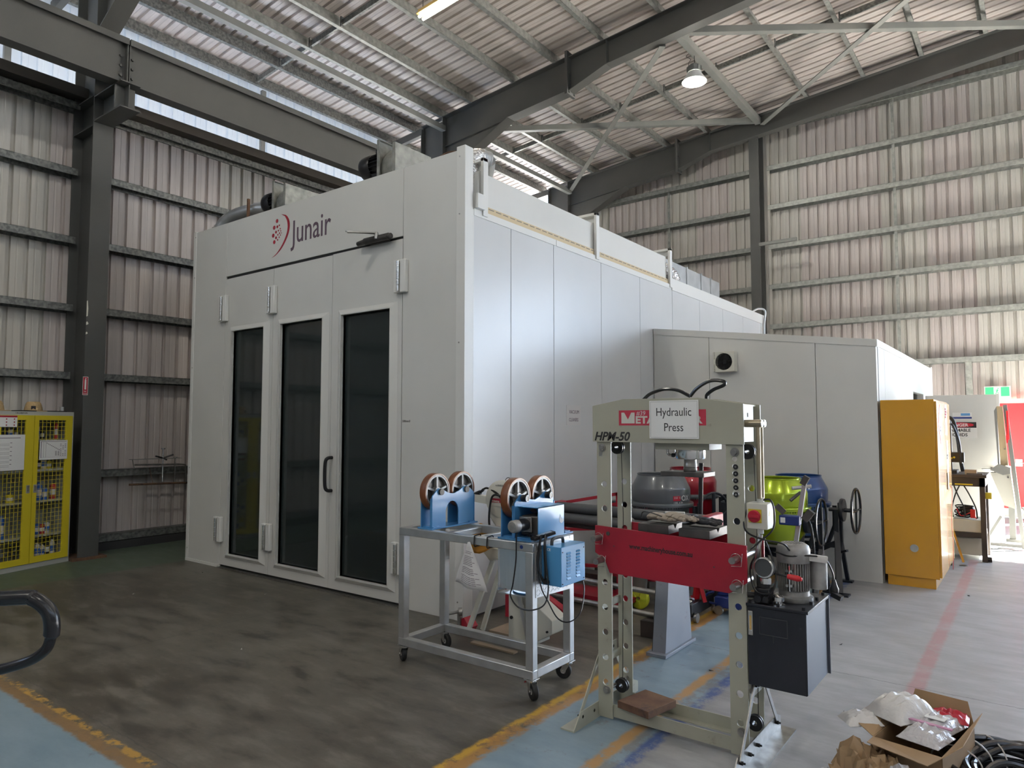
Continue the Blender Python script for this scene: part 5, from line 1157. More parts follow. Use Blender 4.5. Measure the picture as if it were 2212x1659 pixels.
# pipe clamps / tubes stored on the girt behind
mb = MB(); mb.tube(smoothpath([(-9.45, 4.34, 1.085), (-9.45, 4.7, 1.075), (-9.45, 4.98, 1.065), (-9.44, 5.02, 1.03), (-9.44, 5.03, .82)], 5), .011, 8); mb.build('bent_tube', 'steel', label='thin bent steel tube resting on the wall girt behind the booth corner', cat='tube')
mb = MB(); mb.tube([(-9.50, 4.30, .828), (-9.48, 4.92, .812), (-9.46, 5.3, .80)], .014, 8); mb.tube([(-9.49, 4.6, .83), (-9.60, 4.6, 1.03)], .004, 5); mb.tube([(-9.48, 5.1, .82), (-9.60, 5.1, 1.03)], .004, 5); mb.build('tube', 'rust', label='rusty straight tube hung below the lowest middle girt', cat='tube')
for y, z, s, nm in ((4.73, 1.06, 1, 'tripod clamp with black wing handles standing on the girt'), (4.90, 1.03, .6, 'slim clamp screw beside the winged clamp on the girt')):
    q = root('clamp', (-9.5, y, z), nm, 'clamp'); mb = MB(); mb.cyl((-9.5, y, z-.22), (-9.5, y, z+.22*s), .011, 8); mb.cyl((-9.5, y, z+.22*s), (-9.5, y, z+.235*s), .03, 12); mb.build('screw_rod', 'chrome', q)
    if s == 1:
        mb = MB(); mb.tube([(-9.5, y, z+.10), (-9.45, y-.12, z+.13)], .011, 8); mb.tube([(-9.5, y, z+.10), (-9.45, y+.12, z+.145)], .011, 8); mb.tube([(-9.5, y, z+.10), (-9.40, y, z+.08)], .011, 8); mb.build('handle', 'black', q)
mb = MB(); mb.box(-9.60, -9.47, 4.33, 4.98, 1.15, 1.155); mb.tube([(-9.5, 4.33, 1.15), (-9.5, 4.36, 1.03)], .006, 6); mb.build('shelf_strip', 'strut_paint', label='thin clear strip shelf above the tubes on the left wall', cat='shelf', smooth=False)

# ================================================================ CONCRETE MIXERS
def mixer(x, y, m_, label, s=1.0, wheel=None, zc=.84, tilt=(0, 0), sticker=False):
    q = root('concrete_mixer', (x, y, 0), label, 'concrete mixer', 'concrete mixers in a row by the booth')
    ax = Vector((tilt[0], tilt[1], 1)).normalized(); c = Vector((x, y, zc))
    R = .27*s
    d = MB().lathe(c, ax, [(R*.45, -.34), (R*.80, -.30), (R*.93, -.2), (R*.95, -.02), (R*.95, .02), (R*.99, .05), (R*1.0, .15), (R*.98, .17), (R*.80, .27), (R*.78, .28), (R*.80, .285), (R*.795, .295), (R*.765, .29), (R*.76, .275), (R*.96, .165), (R*.96, .04), (R*.91, -.19), (R*.4, -.33)], 44).build('drum', m_, q)
    MB().lathe(c, ax, [(R*.74, .27), (R*.93, .16), (R*.93, .0), (R*.7, -.28), (.001, -.29)], 32).build('drum_inside', 'drum_inside', d)
    mb = MB(); mb.lathe(c, ax, [(R*.95, -.008), (R*1.09, -.008), (R*1.10, .0), (R*1.10, .02), (R*1.09, .026), (R*.97, .03)], 44)
    a = ax.orthogonal().normalized(); b = ax.cross(a); N = 72
    for k in range(N):
        t_ = 2*PI*k/N; dd = a*math.cos(t_)+b*math.sin(t_); mb.obox(c+dd*R*1.03-ax*.020, c+dd*R*1.03-ax*.004, .010, .018, tuple(dd))
    mb.build('ring_gear', m_ if m_ != 'red_drum' else 'grey_drum', q)
    # yoke, stand
    fr_ = 'mixer_frame'
    mb = MB(); mb.tube([(x-.33*s, y, zc+.0), (x-.33*s, y, zc-.2), (x-.25*s, y, zc-.42), (x, y, zc-.46), (x+.25*s, y, zc-.42), (x+.33*s, y, zc-.2), (x+.33*s, y, zc)], .022, 8); mb.build('yoke', fr_, q)
    mb = MB()
    for sx in (-1, 1):
        xx = x+sx*.38*s
        mb.box(xx-.02, xx+.02, y-.02, y+.02, .35, zc+.03); mb.obox((xx, y, .45), (xx, y-.26, 0.02), .035, .035); mb.obox((xx, y, .45), (xx, y+.26, .02), .035, .035); mb.box(xx-.05, xx+.05, y-.30, y-.22, 0, .02); mb.box(xx-.05, xx+.05, y+.22, y+.30, 0, .02)
    mb.obox((x-.38*s, y, .40), (x+.38*s, y, .40), .04, .04); mb.build('stand', fr_, q, smooth=False)
    mb = MB(); mb.box(x-.52*s, x-.36*s, y-.13, y+.13, .55, .85); mb.build('motor_box', fr_, q, bevel=.02)
    if wheel:
        wx, wy, wz, wr = wheel
        mb = MB(); pts = arc((wx, wy, wz), wr, 0, 2*PI, 36, YA, ZA); mb.tube(pts, .012, 8, caps=False)
        mb.tube([(wx, wy-wr*.95, wz), (wx, wy+wr*.95, wz)], .009, 6); mb.tube([(wx, wy, wz-wr*.95), (wx, wy, wz+wr*.95)], .010, 6); mb.build('tilt_wheel', 'hose_gloss', q)
        mb = MB(); mb.lathe((wx-.14, wy, wz), XA, [(.001, 0), (.11, 0), (.115, .01), (.11, .035), (.001, .035)], 28); mb.cyl((x+.30*s, wy, wz), (wx+.01, wy, wz), .02, 12); mb.build('tilt_gear', fr_, q)
        mb = MB(); mb.box(wx-.20, wx-.16, wy-.02, wy+.02, 0.02, wz); mb.obox((wx-.18, wy, .55), (wx-.10, wy-.30, .02), .05, .04); mb.box(wx-.16, wx-.02, wy-.36, wy-.24, 0, .015); mb.obox((wx-.19, wy, .34), (wx-.06, wy-.14, .40), .02, .02); mb.obox((wx-.18, wy, .45), (x+.1, wy, .30), .045, .045); mb.build('wheel_post', fr_, q, smooth=False)
    if sticker:
        mb = MB(); K = 8
        for j, (z0, z1, mm) in enumerate(((.055, .10, 'r'),)):
            pts = [c+(Vector((math.cos(t_), math.sin(t_), 0)))*(R*1.002)+Vector((0, 0, 0)) for t_ in [(-.72+.035*k) for k in range(K+1)]]
            mb.add([p+Vector((0, 0, z0)) for p in pts]+[p+Vector((0, 0, z1)) for p in pts], [(k, k+1, K+2+k, K+1+k) for k in range(K)])
        mb.build('rating_sticker', 'red_knob', d, recalc=False)
        def wraptext(s_, size, t0, z, m2, bold=0):
            o = text(s_, size, (0, 0, 0), XA, ZA, m2, d, bold=bold, depth=.0003); b_ = Vector(q.location)
            for v in o.data.vertices:
                w = v.co+b_; t_ = t0+w.x/R; rr = R*1.006; v.co = Vector((c.x+rr*math.cos(t_), c.y+rr*math.sin(t_), c.z+z+w.z))-b_
        wraptext('550  0.5', .028, -.70, .074, 'paper'); wraptext('120L 4.2ft', .026, -.72, .028, 'paper', .0005); wraptext('OX', .07, -.40, .055, 'paper', .002)
    return q
mixer(-2.93, 6.3, 'grey_drum', 'dark grey concrete mixer drum with red rating sticker behind the press', 1.04, None, .845, (0, 0), True)
mixer(-2.98, 7.15, 'red_drum', 'dark red concrete mixer behind the grey one at the booth wall', 1.0, None, .86, (.0, 0))
mixer(-2.03, 7.0, 'lime_drum', 'lime green concrete mixer with a black tilting wheel', 1.02, (-1.63, 6.98, .70, .215), .805)
mixer(-1.99, 7.6, 'blue_drum', 'blue concrete mixer against the mixing room wall', 1.04, (-1.43, 7.50, .77, .215), .80)
mb = MB(); mb.tube(arc((-2.44, 6.4, .80), .17, 0, 2*PI, 30, (.5, .87, 0), ZA), .012, 8, caps=False); mb.tube([(-2.44, 6.4, .80), (-2.44, 6.4, .97)], .01, 6); mb.tube([(-2.44, 6.4, .97), (-2.44, 6.4, .40), (-2.44, 6.4, 0.01)], .018, 6); mb.build('tilt_wheel_stand', 'mixer_frame', label='black tilting wheel on a post between the grey and red mixers', cat='mixer part')
mb = MB(); mb.prism([(-2.42, .25), (-2.02, .25), (-2.02, .86), (-2.20, .88), (-2.42, .66)], 1, 6.15, 6.45); mb.build('motor_housing', 'mixer_frame', label='black angular mixer motor housing behind the right press leg', cat='mixer part', bevel=.012)
# ---- breaker/rammer-like drill handle leaning by the lime drum
hd = root('pipe_bender', (-1.76, 6.45, 0), 'upright galvanised bar tool with crossed handle and blue body before the lime mixer', 'tool')
mb = MB(); mb.obox((-1.80, 6.4, .0), (-1.625, 6.4, 1.10), .035, .03, YA); mb.build('bar', 'alu', hd, smooth=False)
mb = MB(); mb.cyl((-1.72, 6.36, 1.055), (-1.58, 6.44, 1.075), .016, 12); mb.build('cross_handle', 'alu', hd)
mb = MB(); mb.obox((-1.64, 6.4, 1.09), (-1.60, 6.4, 1.16), .05, .04, YA); mb.cyl((-1.73, 6.34, .95), (-1.66, 6.40, 1.02), .014, 10); mb.obox((-1.79, 6.36, .84), (-1.85, 6.34, .90), .05, .05); mb.obox((-1.62, 6.36, .79), (-1.56, 6.36, .87), .05, .06); mb.build('clamp_head', 'dark_steel', hd)
mb = MB(); mb.box(-1.83, -1.66, 6.33, 6.42, .735, .82); mb.build('blue_body', 'jack_blue', hd, bevel=.01)
mb = MB(); mb.box(-1.815, -1.775, 6.328, 6.330, .755, .80); mb.build('label_plate', 'paper', hd, smooth=False)
MB().tube(smoothpath([(-1.60, 6.38, .80), (-1.57, 6.38, .70), (-1.56, 6.4, .45), (-1.58, 6.4, .02)], 5), .012, 8).build('hose', 'black', hd)

# ================================================================ SLIP ROLL, RED FRAME, PALLET JACK, JACKS
sr = root('slip_roll', (-2.75, 5.2, 0), 'long slip roller with dark grey rolls and red stand behind the press', 'rolling machine')
for z, y, r in ((.885, 5.20, .045), (.80, 5.16, .045), (.73, 5.24, .020)):
    mb = MB(); mb.cyl((-3.42, y, z), (-2.02, y, z-.012), r, 22); mb.build('roll', 'pedestal_dark', sr)
mb = MB(); mb.box(-2.02, -1.96, 5.02, 5.34, .55, .93); mb.build('end_frame', 'press_red', sr, bevel=.01)
mb = MB(); mb.box(-3.46, -3.40, 5.02, 5.34, .30, .93); mb.build('end_frame', 'press_red', sr, bevel=.01)
mb = MB(); mb.cyl((-2.44, 4.40, .83), (-2.40, 4.40, .83), .001, 8) if 0 else None
mb = MB(); mb.lathe((-2.10, 3.98, .93), (.6, .8, 0), [(.001, 0), (.085, 0), (.088, .01), (.088, .05), (.001, .05)], 30); mb.cyl((-2.10, 3.98, .93), (-2.07, 5.05, .90), .02, 10); mb.build('gear_disc', 'pedestal_dark', sr)
mb = MB(); mb.cyl((-2.30, 4.0, .775), (-2.16, 4.0, .765), .018, 12); mb.cyl((-2.17, 4.0, .90), (-1.95, 4.1, .88), .010, 8); cr_ = mb.build('crank_arm', 'black', sr)
mb = MB(); mb.obox((-2.155, 4.0, .72), (-2.155, 4.0, .885), .026, .012); mb.build('crank_bar', 'cream', cr_, bevel=.004)
rf = root('red_stand', (-3.4, 5.6, 0), 'red tubular steel frame standing behind the slip roller', 'steel frame')
for p, q_ in (((-3.62, 5.6, .87), (-3.02, 5.6, .99)), ((-3.60, 5.62, .80), (-3.02, 5.62, .90)), ((-3.62, 5.6, .10), (-3.62, 5.6, .87)), ((-3.02, 5.6, .10), (-3.02, 5.6, 1.0)), ((-3.62, 5.6, .30), (-3.02, 5.6, .34)), ((-3.62, 5.6, .62), (-2.9, 5.6, .70)), ((-2.9, 5.6, .12), (-2.9, 5.6, .74))):
    mb = MB(); mb.obox(p, q_, .028, .028); mb.build('bar', 'press_red', rf, smooth=False)
mb = MB(); mb.box(-3.66, -2.85, 5.4, 5.75, .06, .10); mb.build('base_tray', 'press_red', rf, smooth=False)
pj = root('pallet_jack', (-3.0, 5.9, 0), 'faded red pallet jack with lime wheel behind the left press leg', 'pallet jack')
mb = MB(); mb.box(-3.55, -2.78, 5.72, 5.88, .16, .22); mb.box(-3.55, -2.78, 6.08, 6.24, .16, .22); mb.build('fork', 'dark_table', pj, bevel=.006)
mb = MB(); mb.prism([(-3.3, .22), (-2.74, .22), (-2.80, .46), (-3.2, .46)], 1, 5.75, 5.78); mb.prism([(-3.3, .22), (-2.74, .22), (-2.80, .46), (-3.2, .46)], 1, 6.18, 6.21); mb.box(-3.2, -2.8, 5.75, 6.2, .44, .47); mb.build('body', 'press_red', pj, smooth=False)
mb = MB(); mb.prism([(-2.92, .10), (-2.80, .10), (-2.78, .28), (-2.86, .36), (-2.93, .28)], 1, 5.66, 5.70); mb.build('wheel_bracket', 'strut_paint', pj, bevel=.004)
for yw in (5.60, 6.20):
    mb = MB(); mb.lathe((-2.83, yw, .09), YA, [(.02, 0), (.082, 0), (.09, .006), (.09, .040), (.082, .045), (.02, .045)], 30, closed=True)
    for k in range(5): mb.obox((-2.83+.02*math.cos(1.257*k), yw-.002, .09+.02*math.sin(1.257*k)), (-2.83+.075*math.cos(1.257*k), yw-.002, .09+.075*math.sin(1.257*k)), .010, .012, YA)
    mb.build('wheel', 'wheel_lime', pj)
for dy, nm in ((0, 'lower'), (.16, 'upper')):
    mb = MB(); mb.cyl((-3.45, 5.05+dy*.3, .155+dy), (-2.18, 5.0+dy*.3, .14+dy), .021, 12); mb.build('floor_bar', 'steel', label='%s round steel bar lying across low behind the press legs' % nm, cat='steel bar')
B(-2.46, -2.26, 4.9, 5.2, 0, .12).build('bar_rest', 'dark_table', label='dark block carrying the round steel bars', cat='block'); B(-3.5, -3.3, 4.95, 5.2, 0, .12).build('bar_rest', 'dark_table', label='dark block carrying the far ends of the steel bars', cat='block')
pd_ = root('machine_pedestal', (-2.2, 4.75, 0), 'grey tapered steel machine pedestal between the press legs', 'pedestal')
def frust(x0, x1, y0, y1, z0, z1, tx0, tx1, ty0, ty1):
    return MB().add([(x0, y0, z0), (x1, y0, z0), (x1, y1, z0), (x0, y1, z0), (tx0, ty0, z1), (tx1, ty0, z1), (tx1, ty1, z1), (tx0, ty1, z1)], [(0, 3, 2, 1), (4, 5, 6, 7), (0, 1, 5, 4), (1, 2, 6, 5), (2, 3, 7, 6), (3, 0, 4, 7)])
frust(-2.20, -2.10, 4.56, 5.02, .02, .80, -2.19, -2.10, 4.66, 4.94).build('column', 'pedestal', pd_, smooth=False, bevel=.003)
frust(-2.204, -2.196, 4.562, 5.018, .021, .799, -2.194, -2.186, 4.662, 4.938).build('back_plate', 'pedestal_dark', pd_, smooth=False)
B(-2.23, -2.08, 4.52, 5.05, 0, .025).build('foot_plate', 'pedestal', pd_, bevel=.004)
B(-2.26, -1.98, 4.6, 5.3, .80, .83).build('top_plate', 'pedestal_dark', pd_, bevel=.004)
tj = root('trolley_jack', (-2.35, 5.6, 0), 'black trolley jack with upright pole and red handle socket', 'trolley jack')
mb = MB(); mb.box(-2.52, -2.50, 5.45, 5.95, .05, .15); mb.box(-2.30, -2.28, 5.45, 5.95, .05, .15); mb.box(-2.5, -2.3, 5.5, 5.7, .12, .15); mb.cyl((-2.52, 5.5, .05), (-2.28, 5.5, .05), .012, 8); mb.build('chassis', 'black', tj, bevel=.004)
for x, y in ((-2.54, 5.5), (-2.26, 5.5), (-2.54, 5.9), (-2.26, 5.9)):
    MB().lathe((x-.014, y, .04), XA, [(.001, 0), (.038, 0), (.04, .004), (.04, .024), (.038, .028), (.001, .028)], 20).build('wheel', 'steel', tj)
mb = MB(); mb.cyl((-2.29, 5.64, .26), (-2.28, 5.64, .37), .026, 14); mb.obox((-2.33, 5.66, .14), (-2.30, 5.64, .28), .05, .03); mb.obox((-2.25, 5.66, .14), (-2.28, 5.64, .28), .05, .03); mb.build('handle_socket', 'red_plain', tj)
mb = MB(); mb.cyl((-2.285, 5.64, .30), (-2.245, 5.62, 1.29), .019, 12); mb.build('handle_pole', 'black', tj)
mb = MB(); mb.cyl((-2.42, 5.6, .11), (-2.33, 5.6, .17), .025, 12); mb.cyl((-2.36, 5.52, .15), (-2.30, 5.52, .15), .02, 10); mb.build('pump_unit', 'chrome', tj)
bj = root('trolley_jack', (-2.1, 5.95, 0), 'small dark blue trolley jack low behind the right press leg', 'trolley jack')
mb = MB(); mb.box(-2.24, -1.96, 5.85, 6.15, .06, .15); mb.prism([(-2.24, .15), (-2.05, .15), (-2.10, .26), (-2.18, .26)], 1, 5.9, 6.1); mb.build('chassis', 'jack_blue', bj, bevel=.008)
mb = MB(); mb.tube(smoothpath([(-2.24, 5.84, .19), (-2.30, 5.84, .16), (-2.29, 5.84, .10), (-2.22, 5.84, .09)], 5), .010, 8); mb.build('handle', 'jack_blue', bj)
for x in (-2.2, -2.0): MB().lathe((x, 5.83, .04), YA, [(.001, 0), (.038, 0), (.04, .004), (.04, .024), (.038, .028), (.001, .028)], 20).build('wheel', 'steel', bj)

# ================================================================ BANDSAW behind the trolley
bs = root('metal_bandsaw', (-3.1, 4.15, 0), 'cream metal cutting bandsaw with badge on its arm behind the trolley', 'bandsaw')
ys = 4.10
mb = MB(); mb.prism([(-3.42, 1.028), (-2.96, .995), (-2.96, 1.052), (-3.42, 1.085)], 1, ys-.05, ys); mb.build('saw_arm', 'cream', bs, bevel=.004)
mb = MB(); mb.lathe((-3.16, ys+.02, 1.06), (.15, -1, 0), [(.001, 0), (.135, 0), (.14, .006), (.14, .05), (.125, .058), (.001, .06)], 36); mb.build('wheel_cover', 'cream', bs)
mb = MB(); mb.prism([(-3.28, 1.0), (-3.02, 1.0), (-3.02, .86), (-3.10, .82), (-3.20, .84), (-3.27, .92)], 1, ys-.03, ys+.04); mb.build('blade_guard', 'cream', bs, bevel=.01)
mb = MB(); mb.box(-3.265, -3.15, ys-.0515, ys-.050, 1.035, 1.066); bdg = mb.build('badge', 'logo_red', bs, smooth=False)
text('METALMASTER', .017, (-3.258, ys-.0517, 1.0435), (1, 0, -.07), ZA, 'press_edge', bdg, bold=.0007, sx=.86, depth=.0002)
text('1-5-1', .022, (-3.10, ys-.0512, 1.015), (1, 0, -.07), ZA, 'ink', bs, depth=.0002); text('1-1-6-000850', .018, (-3.23, ys-.045, 1.155), XA, ZA, 'ink', bs, depth=.0002)
mb = MB(); mb.cyl((-3.46, ys-.03, 1.06), (-3.36, ys-.03, 1.10), .017, 12); mb.cyl((-3.36, ys-.03, 1.10), (-3.33, ys-.03, 1.12), .011, 10); mb.build('saw_handle', 'black', bs)
mb = MB(); mb.tube(smoothpath([(-3.34, ys-.03, 1.12), (-3.28, ys-.04, 1.135), (-3.18, ys-.05, 1.10), (-3.12, ys-.06, 1.05)], 6), .008, 7); mb.tube(smoothpath([(-3.10, ys-.06, 1.08), (-3.20, ys-.07, 1.09), (-3.235, ys-.07, 1.0), (-3.24, ys-.07, .88), (-3.22, ys-.06, .80)], 6), .008, 7); mb.build('saw_cable', 'black_cable', bs)
mb = MB(); mb.tube(arc((-3.10, ys-.02, 1.19), .03, 0, 2*PI, 16), .004, 6); mb.build('lifting_ring', 'steel', bs)
mb = MB(); mb.prism([(-3.42, .79), (-3.18, .79), (-3.15, .66), (-3.24, .60), (-3.34, .70)], 1, ys-.06, ys+.12); mb.build('bed', 'cream', bs, bevel=.006)
mb = MB(); mb.box(-3.19, -3.09, ys-.10, ys-.02, .64, .71); mb.box(-3.185, -3.1, ys-.102, ys-.10, .66, .666); mb.build('vice', 'cream', bs, bevel=.003)
mb = MB(); mb.obox((-3.26, ys, .60), (-3.50, ys, .04), .035, .02, YA); mb.obox((-3.24, ys+.1, .60), (-3.44, ys+.1, .04), .035, .02, YA); mb.build('stand_leg', 'cream', bs, smooth=False)
mb = MB(); mb.box(-3.10, -2.86, ys-.02, ys+.16, .06, .55); mb.prism([(-2.90, .06), (-2.72, .16), (-2.72, .25), (-2.90, .36)], 1, ys-.02, ys+.16); mb.build('stand_cabinet', 'cream', bs, bevel=.004)
mb = MB(); mb.obox((-3.03, ys-.05, .56), (-2.90, ys-.05, .10), .03, .02, YA); mb.build('stand_leg', 'alu', bs, smooth=False)
mb = MB(); mb.cyl((-3.07, ys-.03, .22), (-3.07, ys-.01, .22), .012, 10); mb.cyl((-2.76, ys-.03, .17), (-2.76, ys-.01, .17), .008, 10); mb.build('bolt', 'black', bs)
mb = MB(); mb.cyl((-3.66, 4.0, .16), (-3.60, 4.1, .17), .012, 8); mb.cyl((-3.60, 4.1, .17), (-3.58, 4.12, .17), .032, 14); mb.obox((-3.6, 4.12, 0), (-3.6, 4.12, .18), .03, .03); mb.build('small_wheel_axle', 'steel', label='small steel axle end with round washer by the booth corner', cat='axle')
rb = root('red_steel_leg', (-3.6, 4.2, 0), 'red folded steel support lying by the booth corner', 'steel part')
mb = MB(); mb.prism([(-3.66, .0), (-3.54, .0), (-3.50, .06), (-3.56, .13), (-3.62, .10)], 1, 4.12, 4.22); mb.build('foot', 'press_red', rb, bevel=.004)
mb = MB(); mb.obox((-3.60, 4.75, .36), (-3.05, 4.75, .10), .09, .07, YA); mb.build('red_beam', 'press_red', label='slanting red steel beam between the bandsaw and the booth side', cat='steel part', bevel=.004)
B(-3.62, -3.54, 4.72, 4.78, 0, .34).build('red_beam_prop', 'press_red', label='short red prop under the slanting red beam', cat='steel part')
B(-3.38, -2.98, 3.98, 4.03, .0, .012).build('floor_strip', 'wood_ply', label='thin pale board strip on the floor under the trolley', cat='board')
B(-3.42, -3.05, 4.25, 4.55, 0, .03).build('plywood_board', 'wood_ply', label='brown plywood offcut on the floor beneath the bandsaw', cat='board')
vs = []
for j in range(9):
    for i in range(9):
        u, v = i/8, j/8; vs.append((-3.32+.20*u+.015*math.sin(7*v), 3.92+.05*math.sin(5*u+3*v), .86-.14*v+.03*math.sin(6*u+2*v)))
o = MB().add(vs, [(j*9+i, j*9+i+1, j*9+i+10, j*9+i+9) for j in range(8) for i in range(8)]).build('cloth', 'orange_rag', label='crumpled orange cloth hanging behind the trolley rail', cat='cloth'); md = o.modifiers.new('t', 'SOLIDIFY'); md.thickness = .02

# ================================================================ SAFETY CABINET and the bay behind it
sc = root('safety_cabinet', (-1.03, 8.66, 0), 'tall yellow flammable liquids cabinet at the mixing room corner', 'cabinet')
B(-1.27, -.795, 8.0, 9.30, .10, 1.865).build('body', 'cab_yellow', sc, bevel=.004)
B(-1.25, -.83, 8.02, 9.28, 0, .10).build('plinth', 'cab_yellow', sc, smooth=False)
for a, b in ((8.012, 8.652), (8.658, 9.292)):
    B(-.795, -.775, a, b, .115, 1.845).build('door', 'cab_yellow', sc, bevel=.003)
mb = MB(); mb.lathe((-1.005, 8.0, .385), (0, -1, 0), [(.001, .006), (.026, .006), (.030, .012), (.036, .012), (.038, 0), (.001, 0)], 24); mb.build('vent_cap', 'cab_grey', sc)
mb = MB(); mb.box(-.775, -.765, 8.78, 8.86, .92, 1.10); mb.build('latch', 'steel', sc, bevel=.003)
MB().tube(smoothpath([(-.76, 8.85, .96), (-.74, 8.87, .90), (-.755, 8.88, .6), (-.75, 8.90, .3), (-.76, 8.9, .06)], 5), .003, 5).build('cord', 'red_plain', label='thin red cord hanging from the yellow cabinet latch', cat='cord')
o = MB().prism([(8.30, 1.42), (8.47, 1.62), (8.30, 1.82), (8.13, 1.62)], 0, -.775, -.773).build('hazard_diamond', 'red_knob', label='red flammable liquid diamond on the yellow cabinet door', cat='sign', smooth=False)
text('FLAMMABLE', .034, (-.7728, 8.21, 1.575), YA, ZA, 'paper', o, sx=.85); text('LIQUID', .034, (-.7728, 8.25, 1.54), YA, ZA, 'paper', o, sx=.9); text('3', .05, (-.7728, 8.285, 1.46), YA, ZA, 'paper', o)
o = B(-.775, -.773, 8.78, 8.98, 1.50, 1.83).build('sign', 'paper', label='white and red hazchem sign high on the yellow cabinet door', cat='sign', smooth=False)
text('DANGER\nNO SMOKING\nNO NAKED\nFLAMES', .036, (-.7728, 8.785, 1.77), YA, ZA, 'red_knob', o, sx=.72)
o = B(-.775, -.773, 8.82, 9.00, 1.10, 1.44).build('sign', 'paper', label='small warning sign below the hazchem sign on the cabinet', cat='sign', smooth=False)
B(-.7729, -.7724, 8.822, 8.998, 1.33, 1.435).build('sign_header', 'black', o, smooth=False); MB().lathe((-.7724, 8.91, 1.383), XA, [(.001, .0006), (.035, .0006), (.035, 0)], 24).build('symbol', 'red_knob', o, smooth=False)
text('KEEP FIRE\nAWAY', .035, (-.7726, 8.835, 1.27), YA, ZA, 'ink', o, sx=.8)
# danger sign + maker's plate on the open door leaf
ds = root('danger_sign', (-.85, 11.73, 1.5), 'DANGER flammable liquids sign on the open white door', 'sign')
B(-1.10, -.655, 11.731, 11.7345, 1.435, 1.66).build('board', 'paper', ds, smooth=False)
B(-1.095, -.660, 11.730, 11.731, 1.575, 1.655).build('header', 'black', ds, smooth=False)
mb = MB(); mb.prism([(-.88+.19*math.cos(2*PI*k/36), 1.615+.033*math.sin(2*PI*k/36)) for k in range(36)], 1, 11.7294, 11.730); mb.build('oval', 'red_knob', ds, smooth=False)
text('DANGER', .058, (-.88, 11.7292, 1.594), XA, ZA, 'paper', ds, bold=.0015, align='CENTER', sx=1.05, depth=.0002)
text('FLAMMABLE', .060, (-.88, 11.7308, 1.520), XA, ZA, 'ink', ds, bold=.0015, align='CENTER', sx=.92, depth=.0002); text('LIQUIDS', .060, (-.88, 11.7308, 1.455), XA, ZA, 'ink', ds, bold=.0015, align='CENTER', sx=1.0, depth=.0002)
o = B(-.94, -.71, 11.731, 11.7345, 1.70, 1.79).build('maker_plate', 'paper', label='small white and blue maker plate above the danger sign', cat='sign', smooth=False)
B(-.939, -.711, 11.7304, 11.731, 1.702, 1.728).build('stripe', 'jack_blue', o, smooth=False); B(-.84, -.73, 11.7304, 11.731, 1.745, 1.78).build('mark', 'blue_paint', o, smooth=False)
# exit sign over the red door
es = root('exit_sign', (-.515, 15.0, 2.1), 'green running man exit sign above the red door', 'exit sign')
B(-.71, -.32, 14.97, 15.03, 2.085, 2.305).build('housing', 'trim_white', es, bevel=.004)
B(-.69, -.34, 14.966, 14.97, 2.125, 2.285).build('face', 'exit_green', es, smooth=False)
B(-.565, -.465, 14.9645, 14.966, 2.125, 2.285).build('panel', 'exit_white', es, smooth=False)
mb = MB(); e_ = -.515; mb.prism(circ(e_+.012, 2.262, .011, 14), 1, 14.963, 14.9645)
for a, b, w in (((.006, 2.247), (-.008, 2.205), .020), ((.004, 2.24), (.03, 2.215), .009), ((.002, 2.24), (-.026, 2.235), .009), ((-.026, 2.235), (-.032, 2.215), .009), ((-.006, 2.207), (.018, 2.185), .012), ((.018, 2.185), (.008, 2.150), .011), ((-.008, 2.207), (-.018, 2.175), .012), ((-.018, 2.175), (-.042, 2.165), .010)):
    mb.obox((e_+a[0], 14.9638, a[1]), (e_+b[0], 14.9638, b[1]), w, .0014, YA)
mb.build('running_man', 'exit_green', es, smooth=False)
# dark steel bench with cut-off saw, boxes, cables
tb = root('steel_bench', (-.85, 10.25, 0), 'dark steel workbench behind the yellow cabinet', 'bench')
B(-1.22, -.48, 9.93, 10.6, .985, 1.02).build('bench_top', 'dark_table', tb, bevel=.004)
B(-1.2, -.50, 9.96, 9.98, .88, .985).build('apron', 'dark_table', tb, smooth=False); B(-.52, -.50, 9.96, 10.58, .88, .985).build('apron', 'dark_table', tb, smooth=False)
for x, y in ((-1.2, 9.96), (-.555, 9.96), (-1.2, 10.53), (-.555, 10.53)): B(x, x+.055, y, y+.055, 0, .985).build('leg', 'dark_table', tb, smooth=False)
B(-1.19, -.52, 9.98, 10.56, .27, .33).build('lower_shelf', 'dark_table', tb, smooth=False)
MB().cyl((-.50, 10.0, .03), (-.46, 10.0, .03), .03, 12).build('foot_wheel', 'black', tb)
cs_ = root('cutoff_saw', (-.9, 10.2, 1.02), 'black cut-off machine with curved hoses on the dark bench', 'machine')
mb = MB(); mb.box(-1.0, -.78, 10.05, 10.35, 1.02, 1.06); mb.box(-.88, -.83, 10.1, 10.2, 1.06, 1.68); mb.box(-.86, -.70, 10.0, 10.12, 1.16, 1.28); mb.build('frame', 'black', cs_, bevel=.006)
mb = MB(); mb.tube(smoothpath([(-.86, 10.1, 1.60), (-.85, 10.05, 1.70), (-.80, 10.05, 1.66), (-.76, 10.05, 1.45), (-.74, 10.05, 1.20), (-.72, 10.05, 1.05)], 6), .022, 10); mb.tube(smoothpath([(-.85, 10.1, 1.62), (-.80, 10.0, 1.60), (-.745, 10.0, 1.40), (-.73, 10.0, 1.15)], 6), .014, 8); mb.build('hose', 'black', cs_)
mb = MB(); mb.box(-.83, -.82, 9.99, 10.0, 1.2, 1.22); mb.cyl((-.80, 9.995, 1.22), (-.80, 9.98, 1.22), .012, 8); mb.build('knob', 'can_yellow', cs_)
B(-.70, -.58, 10.0, 10.1, 1.02, 1.075).build('wood_block', 'wood_ply', label='small brown block on the dark bench end', cat='block', bevel=.003)
mb = MB(); mb.box(-.68, -.52, 9.98, 10.06, 1.02, 1.035); mb.build('steel_scrap', 'dark_steel', label='flat dark steel scrap on the dark bench top', cat='scrap')
